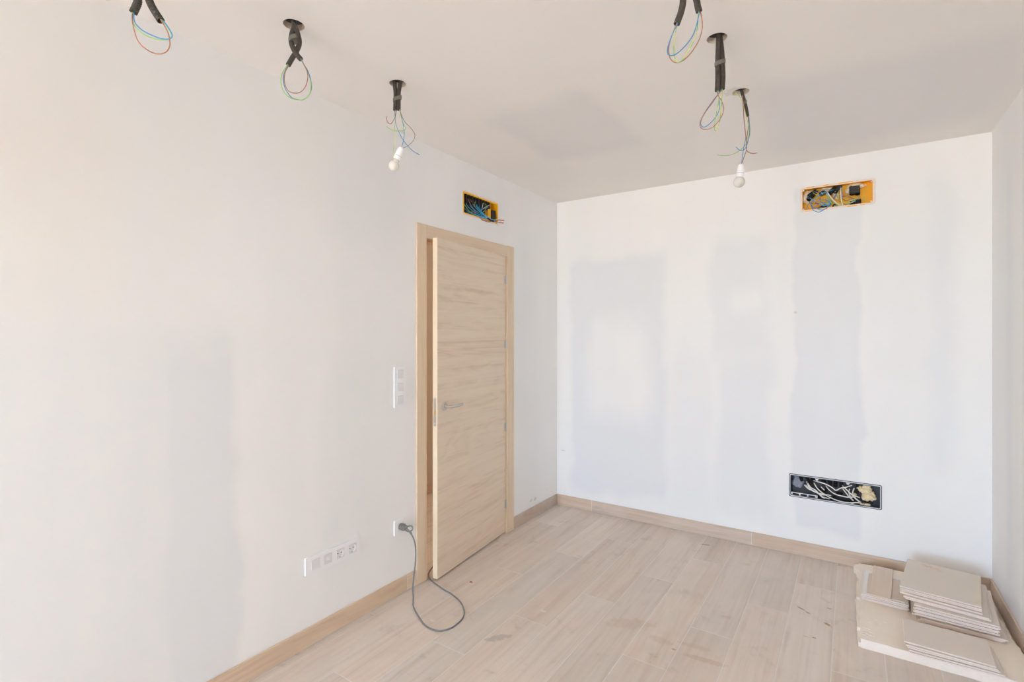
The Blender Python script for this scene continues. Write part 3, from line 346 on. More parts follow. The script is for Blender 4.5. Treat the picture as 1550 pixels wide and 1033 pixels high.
m_condb = plain('black_conduit', rgb(36, 33, 31), .5, var=.4, vscale=60)
m_tape = plain('grey_tape', rgb(112, 108, 98), .5, var=.3, vscale=90)
m_yel = plain('amber_box_plastic', rgb(255, 188, 20), .4, var=.06, vscale=25)
m_smear = plain('plaster_smear', rgb(242, 226, 214), .9, var=.05, vscale=80, bump=.5)
m_foam = plain('expanding_foam', rgb(240, 222, 184), .8, var=.15, vscale=70, bump=.8)
m_foamp = plain('pale_filler', rgb(240, 228, 202), .9, var=.15, vscale=60, bump=.8)
m_tray = plain('charcoal_box_plastic', rgb(52, 52, 56), .35, var=.3, vscale=40)
m_rim = plain('grey_box_rim', rgb(222, 224, 230), .4, var=.15, vscale=50)
m_film = plain('dusty_film', rgb(150, 152, 166), .5, var=.3, vscale=30)
m_cablew = plain('white_cable', rgb(236, 232, 228), .4, var=.04)
m_bisc = plain('biscuit_tile', rgb(*(226, 215, 203)), .8, var=.03, vscale=120, bump=.25)
m_bisce = plain('biscuit_tile_edge', rgb(*(232, 218, 210)), .85, var=.04, vscale=90, bump=.4)
m_biscp = plain('pale_tile_back', rgb(244, 240, 234), .8, var=.04)
m_brownt = wood('wood_look_tile', 1, rgb(236, 220, 202), rgb(226, 207, 188), rgb(210, 188, 168), scale=1.0, rough=.5, cath=.6, contrast=.6)
m_glue = plain('glue_film', rgb(226, 216, 196), .7, var=.04)
m_slab = plain('cast_panel_top', rgb(246, 234, 219), .9, var=.07, vscale=9, bump=.6)
m_slabe = plain('cast_panel_side', rgb(240, 230, 220), .9, var=.05, vscale=60, bump=.8)
m_rubber = plain('dusty_rubber', rgb(128, 131, 134), .7, var=.5, vscale=110, bump=.3)
m_gum = plain('dusty_grey_plug', rgb(128, 127, 122), .7, var=.45, vscale=120, bump=.3)
m_chip = plain('red_brick_crumb', rgb(150, 84, 66), .9, var=.2)
m_splat = plain('dried_plaster', rgb(226, 220, 210), .9, var=.06, bump=.3)
def gy():
    m, nt, p = newmat('green_yellow_wire'); b = NB(nt); tc = b.n('ShaderNodeTexCoord').outputs['Object']
    n = b.noise(b.mapv(tc, (1, 1, 1)), 28, 1)
    b.l(b.mix(b.step(n, .44, .56), rgb(214, 218, 128), rgb(156, 200, 116)), p.inputs['Base Color']); p.inputs['Roughness'].default_value = .45; return m
WM = dict(blue=plain('blue_wire', rgb(78, 150, 200), .4, var=.12), cyan=plain('bright_blue_wire', rgb(70, 186, 232), .35, var=.08), brown=plain('brown_wire', rgb(182, 124, 96), .45, var=.1), green=plain('green_wire', rgb(160, 204, 116), .45, var=.12),
          grey=plain('grey_wire', rgb(150, 140, 134), .5, var=.1), white=m_cablew, black=m_condb, red=plain('red_connector', rgb(196, 92, 80), .5, var=.1), green_yellow=gy())
m_bulb, nt_, p_ = newmat('frosted_bulb'); p_.inputs['Base Color'].default_value = rgb(226, 221, 214); p_.inputs['Roughness'].default_value = .18
p_.inputs['Subsurface Weight'].default_value = .3; p_.inputs['Subsurface Radius'].default_value = (.02, .02, .02)

# ---------------------------------------------------------------- room shell
XL, YB, XR, H = -2.12, 3.875, 0.657, 2.605
WT = 0.10; XH = -3.242
DY0, DY1, DZ = 2.200, 3.140, 2.085                      # rough door opening
HOLES = {1: (-1.713, .592), 2: (-1.71, 1.112), 3: (-1.716, 1.634), 4: (-.432, 1.547), 5: (-.431, 2.067), 6: (-.433, 2.586)}
bm = holed(rect(XH-.12, XR+.12, YN-.12, YB+.62), [circ(x, y, .037, 32, .012) for x, y in HOLES.values()], 0, .024, lambda u, v, t: (u, v, H+t))
ceiling = tag(obj('ceiling', bm, [m_ceil, m_core]), kind='structure')
for f in ceiling.data.polygons:
    if abs(f.normal.z) < .5: f.material_index = 1
bm = bmesh.new(); box(bm, (XH-.12, YN-.12, H+.20), (XR+.12, YB+.62, H+.30)); obj('ceiling_void', bm, m_void, ceiling)
bm = bmesh.new()
for x in (-2.0, -1.40, -.75, -.12):
    box(bm, (x-.024, YN, H+.0245), (x+.024, YB, H+.070))
obj('ceiling_batten', bm, plain('galvanised_batten', rgb(150, 130, 105), .7, var=.2), ceiling)
bL = (2.596, 2.988, 2.262, 2.408); bB = (-.277, .115, 2.284, 2.432); bW = (-.347, .153, .384, .531)
bm = holed([(YN-.12, 0), (DY0, 0), (DY0, DZ), (DY1, DZ), (DY1, 0), (YB, 0), (YB, H), (YN-.12, H)], [rect(*bL)], 0, WT, lambda u, v, t: (XL-t, u, v))
wl = tag(obj('wall_left', bm, m_left), kind='structure')
bm = holed(rect(XL, XR, 0, H), [rect(*bB), rect(*bW)], 0, .12, lambda u, v, t: (u, YB+t, v))
tag(obj('wall_back', bm, m_back), kind='structure')
bm = bmesh.new(); box(bm, (XR, YN-.12, 0), (XR+.12, YB+.12, H)); tag(obj('wall_right', bm, m_right), kind='structure')
WX0, WX1, WZ1 = -2.06, -.66, 2.37
bm = holed([(XL, 0), (WX0, 0), (WX0, WZ1), (WX1, WZ1), (WX1, 0), (XR, 0), (XR, H), (XL, H)], [], 0, .12, lambda u, v, t: (u, YN-t, v))
tag(obj('wall_near', bm, m_near), kind='structure')
win = tag(empty('window_1', ((WX0+WX1)/2, YN, 0)), kind='structure')     # open balcony window behind the camera
bm = holed([(-.70, 0), (.70, 0), (.70, 2.37), (-.70, 2.37)], [rect(-.65, .65, .05, 2.32)], -.09, -.03, lambda u, v, t: (u, t, v)); obj('window_frame', bm, m_white, win)
# hall beyond the door
bm = bmesh.new(); box(bm, (XH-.12, .9, 0), (XH, YB+.6, H)); tag(obj('wall_hall', bm, m_hall), kind='structure')
bm = bmesh.new(); box(bm, (XH, YB+.5, 0), (XL, YB+.6, H)); tag(obj('wall_hall_end', bm, m_hall), kind='structure')
bm = bmesh.new(); box(bm, (XH, .8, 0), (XL-WT, .9, H)); tag(obj('wall_hall_near', bm, m_hall), kind='structure')
bm = bmesh.new(); box(bm, (XL-WT, YB, 0), (XL, YB+.5, H)); tag(obj('wall_hall_side', bm, m_hall), kind='structure')

# ---------------------------------------------------------------- floor: every plank tile its own piece
bm = bmesh.new(); box(bm, (XH-.12, YN-.12, -.12), (XR+.12, YB+.62, -.0006))
floor = tag(obj('floor', bm, m_grout), kind='structure')
G = .0017; PITCH = 1.21; stained = {}
def plank(x0, x1, y0, y1, gx0=G, gx1=G):
    if x1-x0 < .012 or y1-y0 < .02: return
    cx, cy = (x0+x1)/2, (y0+y1)/2
    bm = bmesh.new(); q = bmesh.new()
    a = (x0+gx0-cx, y0+G-cy); c = (x1-gx1-cx, y1-G-cy); e = .0010
    low = [(a[0], a[1]), (c[0], a[1]), (c[0], c[1]), (a[0], c[1])]; top = [(a[0]+e, a[1]+e), (c[0]-e, a[1]+e), (c[0]-e, c[1]-e), (a[0]+e, c[1]-e)]
    prism(bm, low, -.009, -.0008); bm2 = bm
    vs = [v for v in bm.verts if v.co.z > -.001]
    bm.faces.remove([f for f in bm.faces if all(v in vs for v in f.verts)][0])
    tv = [bm.verts.new((x, y, 0)) for x, y in top]
    for k in range(4): bm.faces.new((vs[k], vs[(k+1) % 4], tv[(k+1) % 4], tv[k]))
    bm.faces.new(tv)
    near = tuple(s_ for s_ in STAINS if x0-s_[2]*1.6 < s_[0] < x1+s_[2]*1.6 and y0-s_[2]*1.6 < s_[1] < y1+s_[2]*1.6)
    if near and near not in stained: stained[near] = wood('whitewashed_oak_tile_stained', 1, rgb(*(232, 221, 210)), rgb(*(223, 208, 195)), rgb(*(206, 188, 174)), stains=near, **_pl)
    obj('plank', bm, stained.get(near, m_plank), floor, (cx, cy, 0))
seams = [-2.067 + .1993*k for k in range(-6, 14)]
for k, xs in enumerate(seams):
    x0, x1 = xs, xs+.1993; idx = k-6                   # idx 0: the column from -2.067 to -1.868
    st = {0: 1.005, 1: 1.405, 2: 1.81}[idx % 3]
    x1 = min(x1, XR)
    if x0 >= XR-.005: continue
    y = st - 4*PITCH
    while y < YB+.5:
        y0, y1 = y, y+PITCH; y += PITCH
        if x1 > XL+.001:                                # room
            a, b_ = max(y0, YN), min(y1, YB)
            if b_ > a: plank(max(x0, XL), x1, a, b_, 0 if x0 < XL else G)
        if x0 < XL and x1 > XL-WT+.001:                 # threshold in the doorway
            a, b_ = max(y0, DY0+.04), min(y1, DY1-.04)
            if b_ > a: plank(max(x0, XL-WT), min(x1, XL), a, b_, 0 if x0 < XL-WT else G, 0)
        if x0 < XL-WT-.001:
            a, b_ = max(y0, .9), min(y1, YB+.5)
            if b_ > a: plank(max(x0, XH), min(x1, XL-WT), a, b_)
# ---------------------------------------------------------------- skirting tiles
def skirting(name, pieces, F, mat, mats=None, th=.010):
    bm = bmesh.new(); u0 = min(p[0] for p in pieces); u1 = max(p[1] for p in pieces)
    box(bm, (u0, 0, .001), (u1, th-.0015, .088), 0, F)
    root = tag(obj(name, bm, m_grout), kind='structure')
    for i, (a, b_) in enumerate(pieces):
        bm = bmesh.new(); box(bm, (a+.0018, .001, .003), (b_-.0018, th, .0915), .0012, F, 1)
        obj('skirting_tile', bm, mats[i] if mats else mat, root)
skirting('baseboard_left', [(YN, -.34), (-.34, .87), (.87, 2.084), (2.084, 2.158)], lambda u, o, z: (XL+o, u, z), m_base)
skirting('baseboard_corner', [(3.184, YB-.011)], lambda u, o, z: (XL+o, u, z), m_base, [m_based])
skirting('baseboard_back', [(XL, -1.79), (-1.79, -.578), (-.578, XR)], lambda u, o, z: (u, YB-o, z), m_baseb)
skirting('baseboard_right', [(YN, -1.0), (-1.0, .21), (.21, 1.42), (1.42, 2.63), (2.63, YB-.011)], lambda u, o, z: (XR-o, u, z), m_base)
skirting('baseboard_hall', [(.9, 2.05), (2.05, 3.26), (3.26, YB+.5)], lambda u, o, z: (XH+o, u, z), m_base)

# ---------------------------------------------------------------- door
door = tag(empty('door_1', (XL, 2.67, 0)), kind='structure')
def dpart(name, a, b_, mat, bev=.0015, parent=door):
    bm = bmesh.new(); box(bm, a, b_, bev); o = obj(name, bm, mat, parent)
    o.location = (-XL, -2.67, 0) if parent is door else (0, 0, 0); return o
CT = .012
for xa, xb in ((XL, XL+CT), (XL-WT-CT, XL-WT)):
    dpart('casing', (xa, 2.159, 0), (xb, 2.243, 2.122), m_cas, .003)
    dpart('casing', (xa, 3.097, 0), (xb, 3.183, 2.122), m_cas, .003)
    dpart('head_casing', (xa, 2.243, 2.040), (xb, 3.097, 2.120), m_cash, .003)
# lining with a rebate: deeper step towards the hall acts as the stop
dpart('jamb', (XL-WT, 2.202, 0), (XL, 2.247, 2.083), m_cas)
dpart('jamb', (XL-WT, 3.093, 0), (XL, 3.138, 2.083), m_cas)
dpart('head_jamb', (XL-WT, 2.247, 2.045), (XL, 3.093, 2.083), m_cash)
dpart('door_stop', (XL-WT+.002, 2.247, 0), (XL-.045, 2.259, 2.033), m_cas)
dpart('door_stop', (XL-WT+.002, 3.081, 0), (XL-.045, 3.093, 2.033), m_cas)
dpart('door_stop', (XL-WT+.002, 2.247, 2.033), (XL-.045, 3.093, 2.045), m_cash)
# leaf, 5.5 degrees open into the room; local frame: y towards the free edge is negative
LW, LT, LH = .832, .035, 2.030
ang = math.atan2(.079, .828)
leafp = empty('door_leaf', (-.002, .420, .012), 0); leafp.parent = door
# pivot in world: (XL-.002, 3.09)
leafp.rotation_euler = (0, 0, ang)
bm = bmesh.new(); box(bm, (-LT, -LW, 0), (0, 0, LH), .0012)
for f in bm.faces: pass
lf = obj('leaf_panel', bm, [m_leaf, m_edge], leafp)
for f in lf.data.polygons:
    if f.normal.y < -.7: f.material_index = 1
bm = bmesh.new(); prism(bm, rrect(-.0275, -.0085, .918-.012, 1.090-.012, .0094), -LW-.0012, -LW+.001, lambda u, v, t: (u, t, v)); obj('lock_plate', bm, m_steel, leafp)
bm = bmesh.new(); box(bm, (-.024, -LW-.0035, .975), (-.012, -LW, 1.000), .001); obj('latch', bm, m_brass, leafp)
for z in (.925, 1.072):
    bm = bmesh.new(); lathe(bm, [(.0035, 0), (.003, .0015)], 12, axisM((-.018, -LW-.0011, z), (0, -1, 0))); obj('screw', bm, m_white2, leafp)
for side in (1, -1):
    bm = bmesh.new(); x0 = 0 if side > 0 else -LT; hy = -LW+.068; hz = 1.018
    M = axisM((x0, hy, hz), (side, 0, 0))
    lathe(bm, [(.0255, 0), (.0255, .006), (.0240, .0085), (.011, .0088)], 32, M, True, False)
    tube(bm, [(x0+side*.006, hy, hz), (x0+side*.035, hy, hz), (x0+side*.048, hy+.006, hz), (x0+side*.052, hy+.020, hz), (x0+side*.050, hy+.075, hz+.001), (x0+side*.048, hy+.125, hz+.002)], .0088, 14, 6)
    lathe(bm, [(.0105, .0085), (.0105, .018), (.0095, .020)], 20, M, False, True)
    bmesh.ops.translate(bm, verts=[], vec=(0, 0, 0))
    obj('door_handle', bm, m_steel, leafp, smooth=False)
for z in (1.868, 1.395, .785, .218):
    bm = bmesh.new()
    lathe(bm, [(.0055, -.032), (.0065, -.031), (.0065, .031), (.0055, .032)], 12, Matrix.Translation((.0062, .004, z)))
    box(bm, (-.001, -.020, z-.030), (.0015, .002, z+.030), .0004)
    box(bm, (.0, .004, z-.030), (.0035, .0155, z+.030), .0004)
    o = obj('hinge', bm, m_steel, door); o.location = (-.002, .420, 0)

# ---------------------------------------------------------------- wiring devices on the left wall
FL = lambda u, o, z: (o, u, z)                          # left wall frame: u along y, o out into the room
def frame_plate(root, w, h, wins, th=.0095):
    bm = holed(rrect(-w/2, w/2, -h/2, h/2, .004), [rrect(*q, .002, 2) for q in wins], 0, th, lambda u, v, t: FL(u, t, v))
    t = obj('cover_frame', bm, m_white, root)
    md = t.modifiers.new('bevel', 'BEVEL'); md.width = .0011; md.segments = 2; md.limit_method = 'ANGLE'; md.angle_limit = R(40)
def rocker(root, u, v, s, tilt=0.0, name='rocker'):
    bm = bmesh.new(); box(bm, (-s/2, 0, -s/2), (s/2, .0125, s/2), .0014, FL)
    for q in bm.verts:
        if q.co.x > .006: q.co.x += tilt*q.co.z
    obj(name, bm, m_white2, root, (0.0, u, v))
def schuko(root, u, v, s=.0465):
    bm = holed(rrect(-s/2, s/2, -s/2, s/2, .002, 2), [circ(0, 0, .0200, 32)], .0006, .0112, lambda a, b_, t: FL(a, t, b_))
    o = obj('socket_insert', bm, m_white2, root, (0, u, v))
    bm = bmesh.new(); lathe(bm, [(.0198, .0012), (.0198, .0105), (.0188, .0105), (.0186, .0022), (.001, .0020)], 32, axisM((0, 0, 0), (1, 0, 0)), True, True)
    obj('socket_well', bm, m_white, o)
    for d in (-.0095, .0095):
        bm = bmesh.new(); lathe(bm, [(.0028, .0022), (.0028, .0027)], 14, axisM((0, d, 0), (1, 0, 0))); obj('contact_hole', bm, m_shadow, o)  # pin holes are black discs, their shade put into the colour
    for d in (-1, 1):
        bm = bmesh.new(); box(bm, (-.003, .0022, d*.0178-.0012), (.003, .0095, d*.0178+.0012), .0004, FL); obj('earth_clip', bm, m_steel, o)
r1 = tag(empty('light_switch', (XL, 2.028, 1.169)), 'white triple light switch in a tall plate left of the door', 'light switch')
q = .0235; frame_plate(r1, .083, .228, [(-q, q, z-q, z+q) for z in (.0725, 0, -.0725)])
for z, t in ((.0725, .03), (0, -.05), (-.0725, .06)): rocker(r1, 0, z, .0462, t)
r2 = tag(empty('socket_strip', (XL, 1.588, .377)), 'long white four-gang plate low on the wall with two sockets', 'socket')
us = (-.103, -.0345, .0385, .1115)
frame_plate(r2, .311, .084, [(u-q, u+q, -q, q) for u in us])
rocker(r2, us[0], 0, .0462, 0, 'blank_insert')
bm = holed(rect(-.0231, .0231, -.0231, .0231), [rect(-.009, .009, -.008, .009)], .0006, .0112, lambda a, b_, t: FL(a, t, b_)); dj = obj('data_insert', bm, m_white2, r2, (0, us[1], 0))
bm = bmesh.new(); box(bm, (-.0085, .001, -.0075), (.0085, .0100, .0085), .0005, FL); box(bm, (-.002, .0095, -.0070), (.006, .0118, .0035), .0006, FL); obj('shutter', bm, m_white, dj)
schuko(r2, us[2], 0); schuko(r2, us[3], 0)
r3 = tag(empty('wall_socket', (XL, 2.031, .384)), 'single square white socket beside the door casing, plug in it', 'socket')
frame_plate(r3, .088, .084, [(-q, q, -q, q)]); schuko(r3, 0, 0)
# power cord with its plug
cord = tag(empty('power_cord', (XL+.0025, 2.036, .384)), 'dusty grey power cord looping from the wall socket to under the door', 'power cord')
co = Vector((XL+.0025, 2.036, .384))
def W2(pts): return [tuple(Vector(p)-co) for p in pts]
bm = bmesh.new(); lathe(bm, [(.0178, .0), (.0182, .010), (.0182, .022), (.0168, .030), (.0150, .044), (.012, .050)], 28, axisM((0, -.004, 0), (1, 0, 0)))
for k in range(12):
    a = 2*PI*k/12; box(bm, (.012, -.004+.0178*math.cos(a)-.0012, .0178*math.sin(a)-.0012), (.036, -.004+.0178*math.cos(a)+.0012, .0178*math.sin(a)+.0012), .0004)
plug = obj('plug', bm, m_gum, cord)
bm = bmesh.new(); tube(bm, [(.044, -.010, .004), (.058, -.008, .010), (.074, .006, .014), (.082, .012, .004), (.078, .010, -.012), (.062, .002, -.020), (.046, -.006, -.012)], .0042, 10, 5); obj('pull_ring', bm, m_rubber, plug)
bm = bmesh.new(); tube(bm, [(.040, -.002, -.004), (.056, .002, -.014), (.068, .008, -.024), (.074, .012, -.034)], .007, 12, 5, rfun=lambda i, n: 1-.35*i/n); obj('strain_relief', bm, m_gum, plug)
bm = bmesh.new()
tube(bm, W2([(-2.050, 2.044, .362), (-2.046, 2.050, .348), (-2.042, 2.062, .323), (-2.040, 2.074, .284), (-2.040, 2.079, .235), (-2.042, 2.076, .165), (-2.044, 2.066, .098), (-2.040, 2.056, .040), (-2.010, 2.028, .010), (-1.960, 1.978, .0042),
     (-1.882, 1.929, .004), (-1.788, 1.883, .004), (-1.723, 1.874, .004), (-1.681, 1.889, .004), (-1.656, 1.934, .004), (-1.655, 1.987, .004), (-1.667, 2.041, .004), (-1.705, 2.096, .004), (-1.776, 2.151, .004),
     (-1.866, 2.188, .004), (-1.949, 2.206, .004), (-2.046, 2.234, .004), (-2.100, 2.256, .0045), (-2.150, 2.300, .0045), (-2.185, 2.37, .0045), (-2.25, 2.52, .004), (-2.40, 2.70, .004)]), .0038, 10, 8)
obj('cable', bm, m_rubber, cord, smooth=True)

# ---------------------------------------------------------------- ceiling drops
ROT = R(33.74)
LAB = {1: ('twin black conduit drop with three looped wires, nearest over the left wall', 'conduit drop'),
       2: ('crossed black conduits with a wire loop, middle ceiling hole along the left wall', 'conduit drop'),
       3: ('two taped black conduits above the left-hand bulb, near the door', 'conduit drop'),
       4: ('twin black conduit drop with looped wires, nearest of the right-hand row', 'conduit drop'),
       5: ('long taped pair of conduits with wire loop, middle of the right-hand row', 'conduit drop'),
       6: ('short thin conduit with loose wires above the right-hand bulb', 'conduit drop')}
for k in sorted(FIX):
    d = FIX[k]; hx, hy = HOLES[k]
    root = tag(empty('conduit_drop', (hx, hy, H), ROT), LAB[k][0], LAB[k][1], 'conduit drops from the ceiling')
    rad = {1: .0105, 2: .0092, 3: .0092, 4: .0098, 5: .0098, 6: .0075}[k]
    for pts in d['conduit']:
        bm = bmesh.new(); conduit(bm, pts, rad); obj('conduit', bm, m_cond, root)
    for col, pts in d['wires']:
        bm = bmesh.new(); tube(bm, pts, .00165, 6, 6); obj('wire', bm, WM[col], root, smooth=True)
    for tpos in d.get('ties', []):
        x, y, z = tpos; bm = bmesh.new(); w = rad*(2.15 if k != 6 else 1.1)
        n = 20; ring = []
        for j, zz in enumerate((-.008, .008)):
            ring.append([bm.verts.new((x + w*math.cos(2*PI*a/n), y + rad*1.18*(1 if k != 2 else 1.8)*math.sin(2*PI*a/n), z + zz + .35*w*math.cos(2*PI*a/n))) for a in range(n)])
        for a in range(n): bm.faces.new((ring[0][a], ring[0][(a+1) % n], ring[1][(a+1) % n], ring[1][a]))
        bm.faces.new(ring[0]); bm.faces.new(ring[1]); obj('tape_band', bm, m_tape, root)
    if 'bulb' in d:
        M0 = Matrix.Translation((hx, hy, H)) @ Matrix.Rotation(ROT, 4, 'Z')
        a, c = [M0 @ Vector(p) for p in d['bulb']]; ax = (c-a).normalized()
        lb = 'frosted bulb in a white holder hanging tilted in front of the left wall' if k == 3 else 'frosted bulb in a white holder hanging straight before the back wall'
        b0 = tag(empty('light_bulb', a), lb, 'light bulb', 'bare bulbs hanging on wires')
        M = axisM((0, 0, 0), ax); L = (c-a).length; s = 1.0 if k == 3 else 1.08
        bm = bmesh.new(); lathe(bm, [(.003, -.001), (.010, .0), (.0125, .004), (.0150, .010), (.0160, .020), (.0165, .040*s), (.0172, .0405*s)], 28, M)
        sk = obj('lamp_holder', bm, m_white, b0, smooth=False)
        bm = bmesh.new(); lathe(bm, [(.0160, .0405*s), (.0160, .0418*s)], 28, M); obj('seam', bm, m_tape, sk)
        bm = bmesh.new(); lathe(bm, [(.0172, .0418*s), (.0170, .052*s), (.0158, .058*s)], 28, M); obj('holder_ring', bm, m_white, b0)
        bm = bmesh.new(); rb = .0235*s; prof = [(.0130, .056*s)]
        for t in range(3, 17):
            th = PI*t/16.5; prof.append((max(.0004, rb*math.sin(th)), L - rb*math.cos(th)))
        lathe(bm, prof, 28, M); obj('glass_bulb', bm, m_bulb, b0, smooth=True)

# ---------------------------------------------------------------- flush wiring boxes
def openbox(root, w, h, dep, F, mat, chamfer=.0):
    q_ = .0015
    out = [(-w/2+chamfer, -h/2), (w/2-chamfer, -h/2), (w/2, -h/2+chamfer), (w/2, h/2-chamfer), (w/2-chamfer, h/2), (-w/2+chamfer, h/2), (-w/2, h/2-chamfer), (-w/2, -h/2+chamfer)] if chamfer else rect(-w/2, w/2, -h/2, h/2)
    inn = [(x*(1-2*q_/w*1.2), y*(1-2*q_/h*1.2)) for x, y in out]
    bm = holed(out, [inn], 0, -dep, lambda u, v, t: F(u, t, v))
    prism(bm, inn, -dep, -dep+.002, lambda u, v, t: F(u, t, v))
    return obj('box_tray', bm, mat, root)
def wires(root, data, r, F, rw=None):
    for col, pts in data:
        bm = bmesh.new(); tube(bm, pts, (rw or {}).get(col, r), 7, 5, F=F); obj('wire', bm, WM[col], root, smooth=True)
def pipe(root, a, b_, r, F, name='conduit_end'):
    bm = bmesh.new(); conduit(bm, [a, ((a[0]+b_[0])/2, (a[1]+b_[1])/2, (a[2]+b_[2])/2), b_], r, F); obj(name, bm, m_condb, root)
# amber box over the door
FA = lambda u, o, z: (o, u, z)
ja = tag(empty('junction_box', (XL, 2.792, 2.333)), 'amber junction box above the door, blue wire bundle sticking out', 'junction box')
ja_h = (bL[3]-bL[2]); ja_w = bL[1]-bL[0]; zc = (bL[2]+bL[3])/2-2.333; 
FA2 = lambda u, o, z: (o, u, z+zc)
openbox(ja, ja_w-.001, ja_h-.001, .060, FA2, m_yel, .012)
bm = holed(rrect(-ja_w/2-.002, ja_w/2+.002, -ja_h/2-.002, ja_h/2+.002, .012), [rrect(-ja_w/2+.008, ja_w/2-.010, -ja_h/2+.008, ja_h/2-.010, .008)], -.001, .002, lambda u, v, t: FA2(u, t, v)); obj('box_rim', bm, m_yel, ja)
for sgn in (-1, 1):
    n = 26; bm = bmesh.new()
    for i in range(n):
        if random.random() < .15: continue
        u = -ja_w/2 + ja_w*i/n; t = random.uniform(.003, .008)
        box(bm, (u, .001, sgn*(ja_h/2+.003)-t/2-.002), (u+ja_w/n+.002, .0035, sgn*(ja_h/2+.003)+t/2+.002), .0008, FA2, 1)
    obj('plaster_edge', bm, m_smear, ja)
for q1, q2 in (((-.188, -.056, -.064), (.10, -.040, .040)), ((.135, -.05, -.062), (.178, -.006, .018))):
    bm = bmesh.new(); box(bm, q1, q2, .002, FA2); obj('black_block', bm, m_condb, ja)  # the wide one is a black plate added for the box's dark interior
for u in (-.165, -.135, -.100, -.068, -.036, -.004, .028, .060, .092, .120): pipe(ja, (u, -.030, .070), (u+random.uniform(-.004, .004), -.026, random.uniform(.005, .030)), .0115, FA2)
bm = bmesh.new(); box(bm, (.098, -.055, -.062), (.130, -.012, .020), .002, FA2); obj('box_divider', bm, m_yel, ja)
bm = bmesh.new(); blob(bm, (.10, -.02, -.05), (.022, .02, .014), FA2, 2, .4, 60, 3); obj('filler_lump', bm, m_foamp, ja)
wires(ja, BOXL, .0019, FA, {'brown': .0022, 'black': .0060, 'red': .0034})
# amber box on the back wall
FB = lambda u, o, z: (u, -o, z)
jb = tag(empty('junction_box', (-.081, YB, 2.357)), 'wide open amber junction box full of wires, high on the back wall', 'junction box')
w, h = bB[1]-bB[0], bB[3]-bB[2]; FB2 = lambda u, o, z: (u, -o, z+.001)
openbox(jb, w-.001, h-.001, .062, FB2, m_yel, .014)
bm = holed(rrect(-w/2-.003, w/2+.003, -h/2-.003, h/2+.003, .012), [rrect(-w/2+.007, w/2-.007, -h/2+.006, h/2-.006, .010)], -.001, .002, lambda u, v, t: FB2(u, t, v)); obj('box_rim', bm, m_yel, jb)
rj = random.Random(3)
def rough(pts, amp): return [(x+rj.uniform(-amp, amp), y+rj.uniform(-amp, amp)) for x, y in pts]
def dense(pts, n=6):
    out = []
    for (x0, y0), (x1, y1) in zip(pts, pts[1:]+pts[:1]):
        k = max(1, int(math.hypot(x1-x0, y1-y0)/.012)); out += [(x0+(x1-x0)*i/k, y0+(y1-y0)*i/k) for i in range(k)]
    return out
bm = holed(rough(dense(rrect(-w/2-.008, w/2+.009, -h/2-.007, h/2+.007, .014)), .0012), [rough(dense(rrect(-w/2+.0055, w/2-.0055, -h/2+.0045, h/2-.0045, .010)), .0008)], .0005, .0030, lambda u, v, t: FB2(u, t, v))
obj('plaster_edge', bm, m_smear, jb)
for u0, u1, sg in ((-.168, -.122, 1), (-.073, -.044, 1), (.012, .088, 1), (-.172, -.132, -1), (-.078, -.048, -1), (.058, .112, -1), (.128, .150, -1)):
    bm = bmesh.new(); v0 = sg*(h/2+.0035); box(bm, (u0, .001, v0-.0026), (u1, .0042, v0+.0026), .0008, FB2, 1); obj('rim_lug', bm, m_yel, jb)
for sx_ in (-1, 1):
    for sz in (-1, 1):
        bm = bmesh.new(); lathe(bm, [(.0045, .0), (.0045, .004), (.003, .005)], 12, axisM(FB2(sx_*(w/2-.013), -.004, sz*(h/2-.013)), (0, -1, 0))); obj('screw', bm, m_white, jb)
for i, (c, rr) in enumerate((((-.160, -.048, .026), (.036, .020, .042)), ((-.050, -.048, .052), (.044, .020, .022)), ((-.006, -.046, .018), (.020, .020, .030)), ((.105, -.046, .056), (.048, .024, .022)), ((.062, -.042, .030), (.018, .020, .018)), ((.0, -.046, -.064), (.07, .020, .014)))):
    bm = bmesh.new(); blob(bm, c, rr, FB2, 3, .5, 45, i); obj('filler_lump', bm, m_foamp, jb)
for a, b_ in (((-.115, -.050, .060), (-.157, -.004, -.002)), ((-.130, -.05, .050), (-.150, -.002, .022)), ((.000, -.05, .070), (-.040, -.004, .020)), ((.020, -.05, .074), (-.008, -.012, .030)), ((-.06, -.055, .05), (-.085, -.01, .026)),
              ((.082, -.040, .052), (.084, -.014, .000)), ((.112, -.040, .052), (.112, -.014, -.004)), ((.088, -.030, -.066), (.086, -.016, -.040)), ((.118, -.030, -.068), (.116, -.016, -.036)), ((-.10, -.05, -.065), (-.06, -.02, -.055)), ((-.02, -.05, -.070), (-.005, -.02, -.058))):
    pipe(jb, a, b_, .0150, FB2)
bm = bmesh.new(); box(bm, (.074, -.036, .000), (.124, -.006, .050), .002, FB2); obj('coupler_block', bm, m_condb, jb)
wires(jb, BOXB, .0020, FB, {'white': .0030, 'red': .0050, 'green_yellow': .0024})
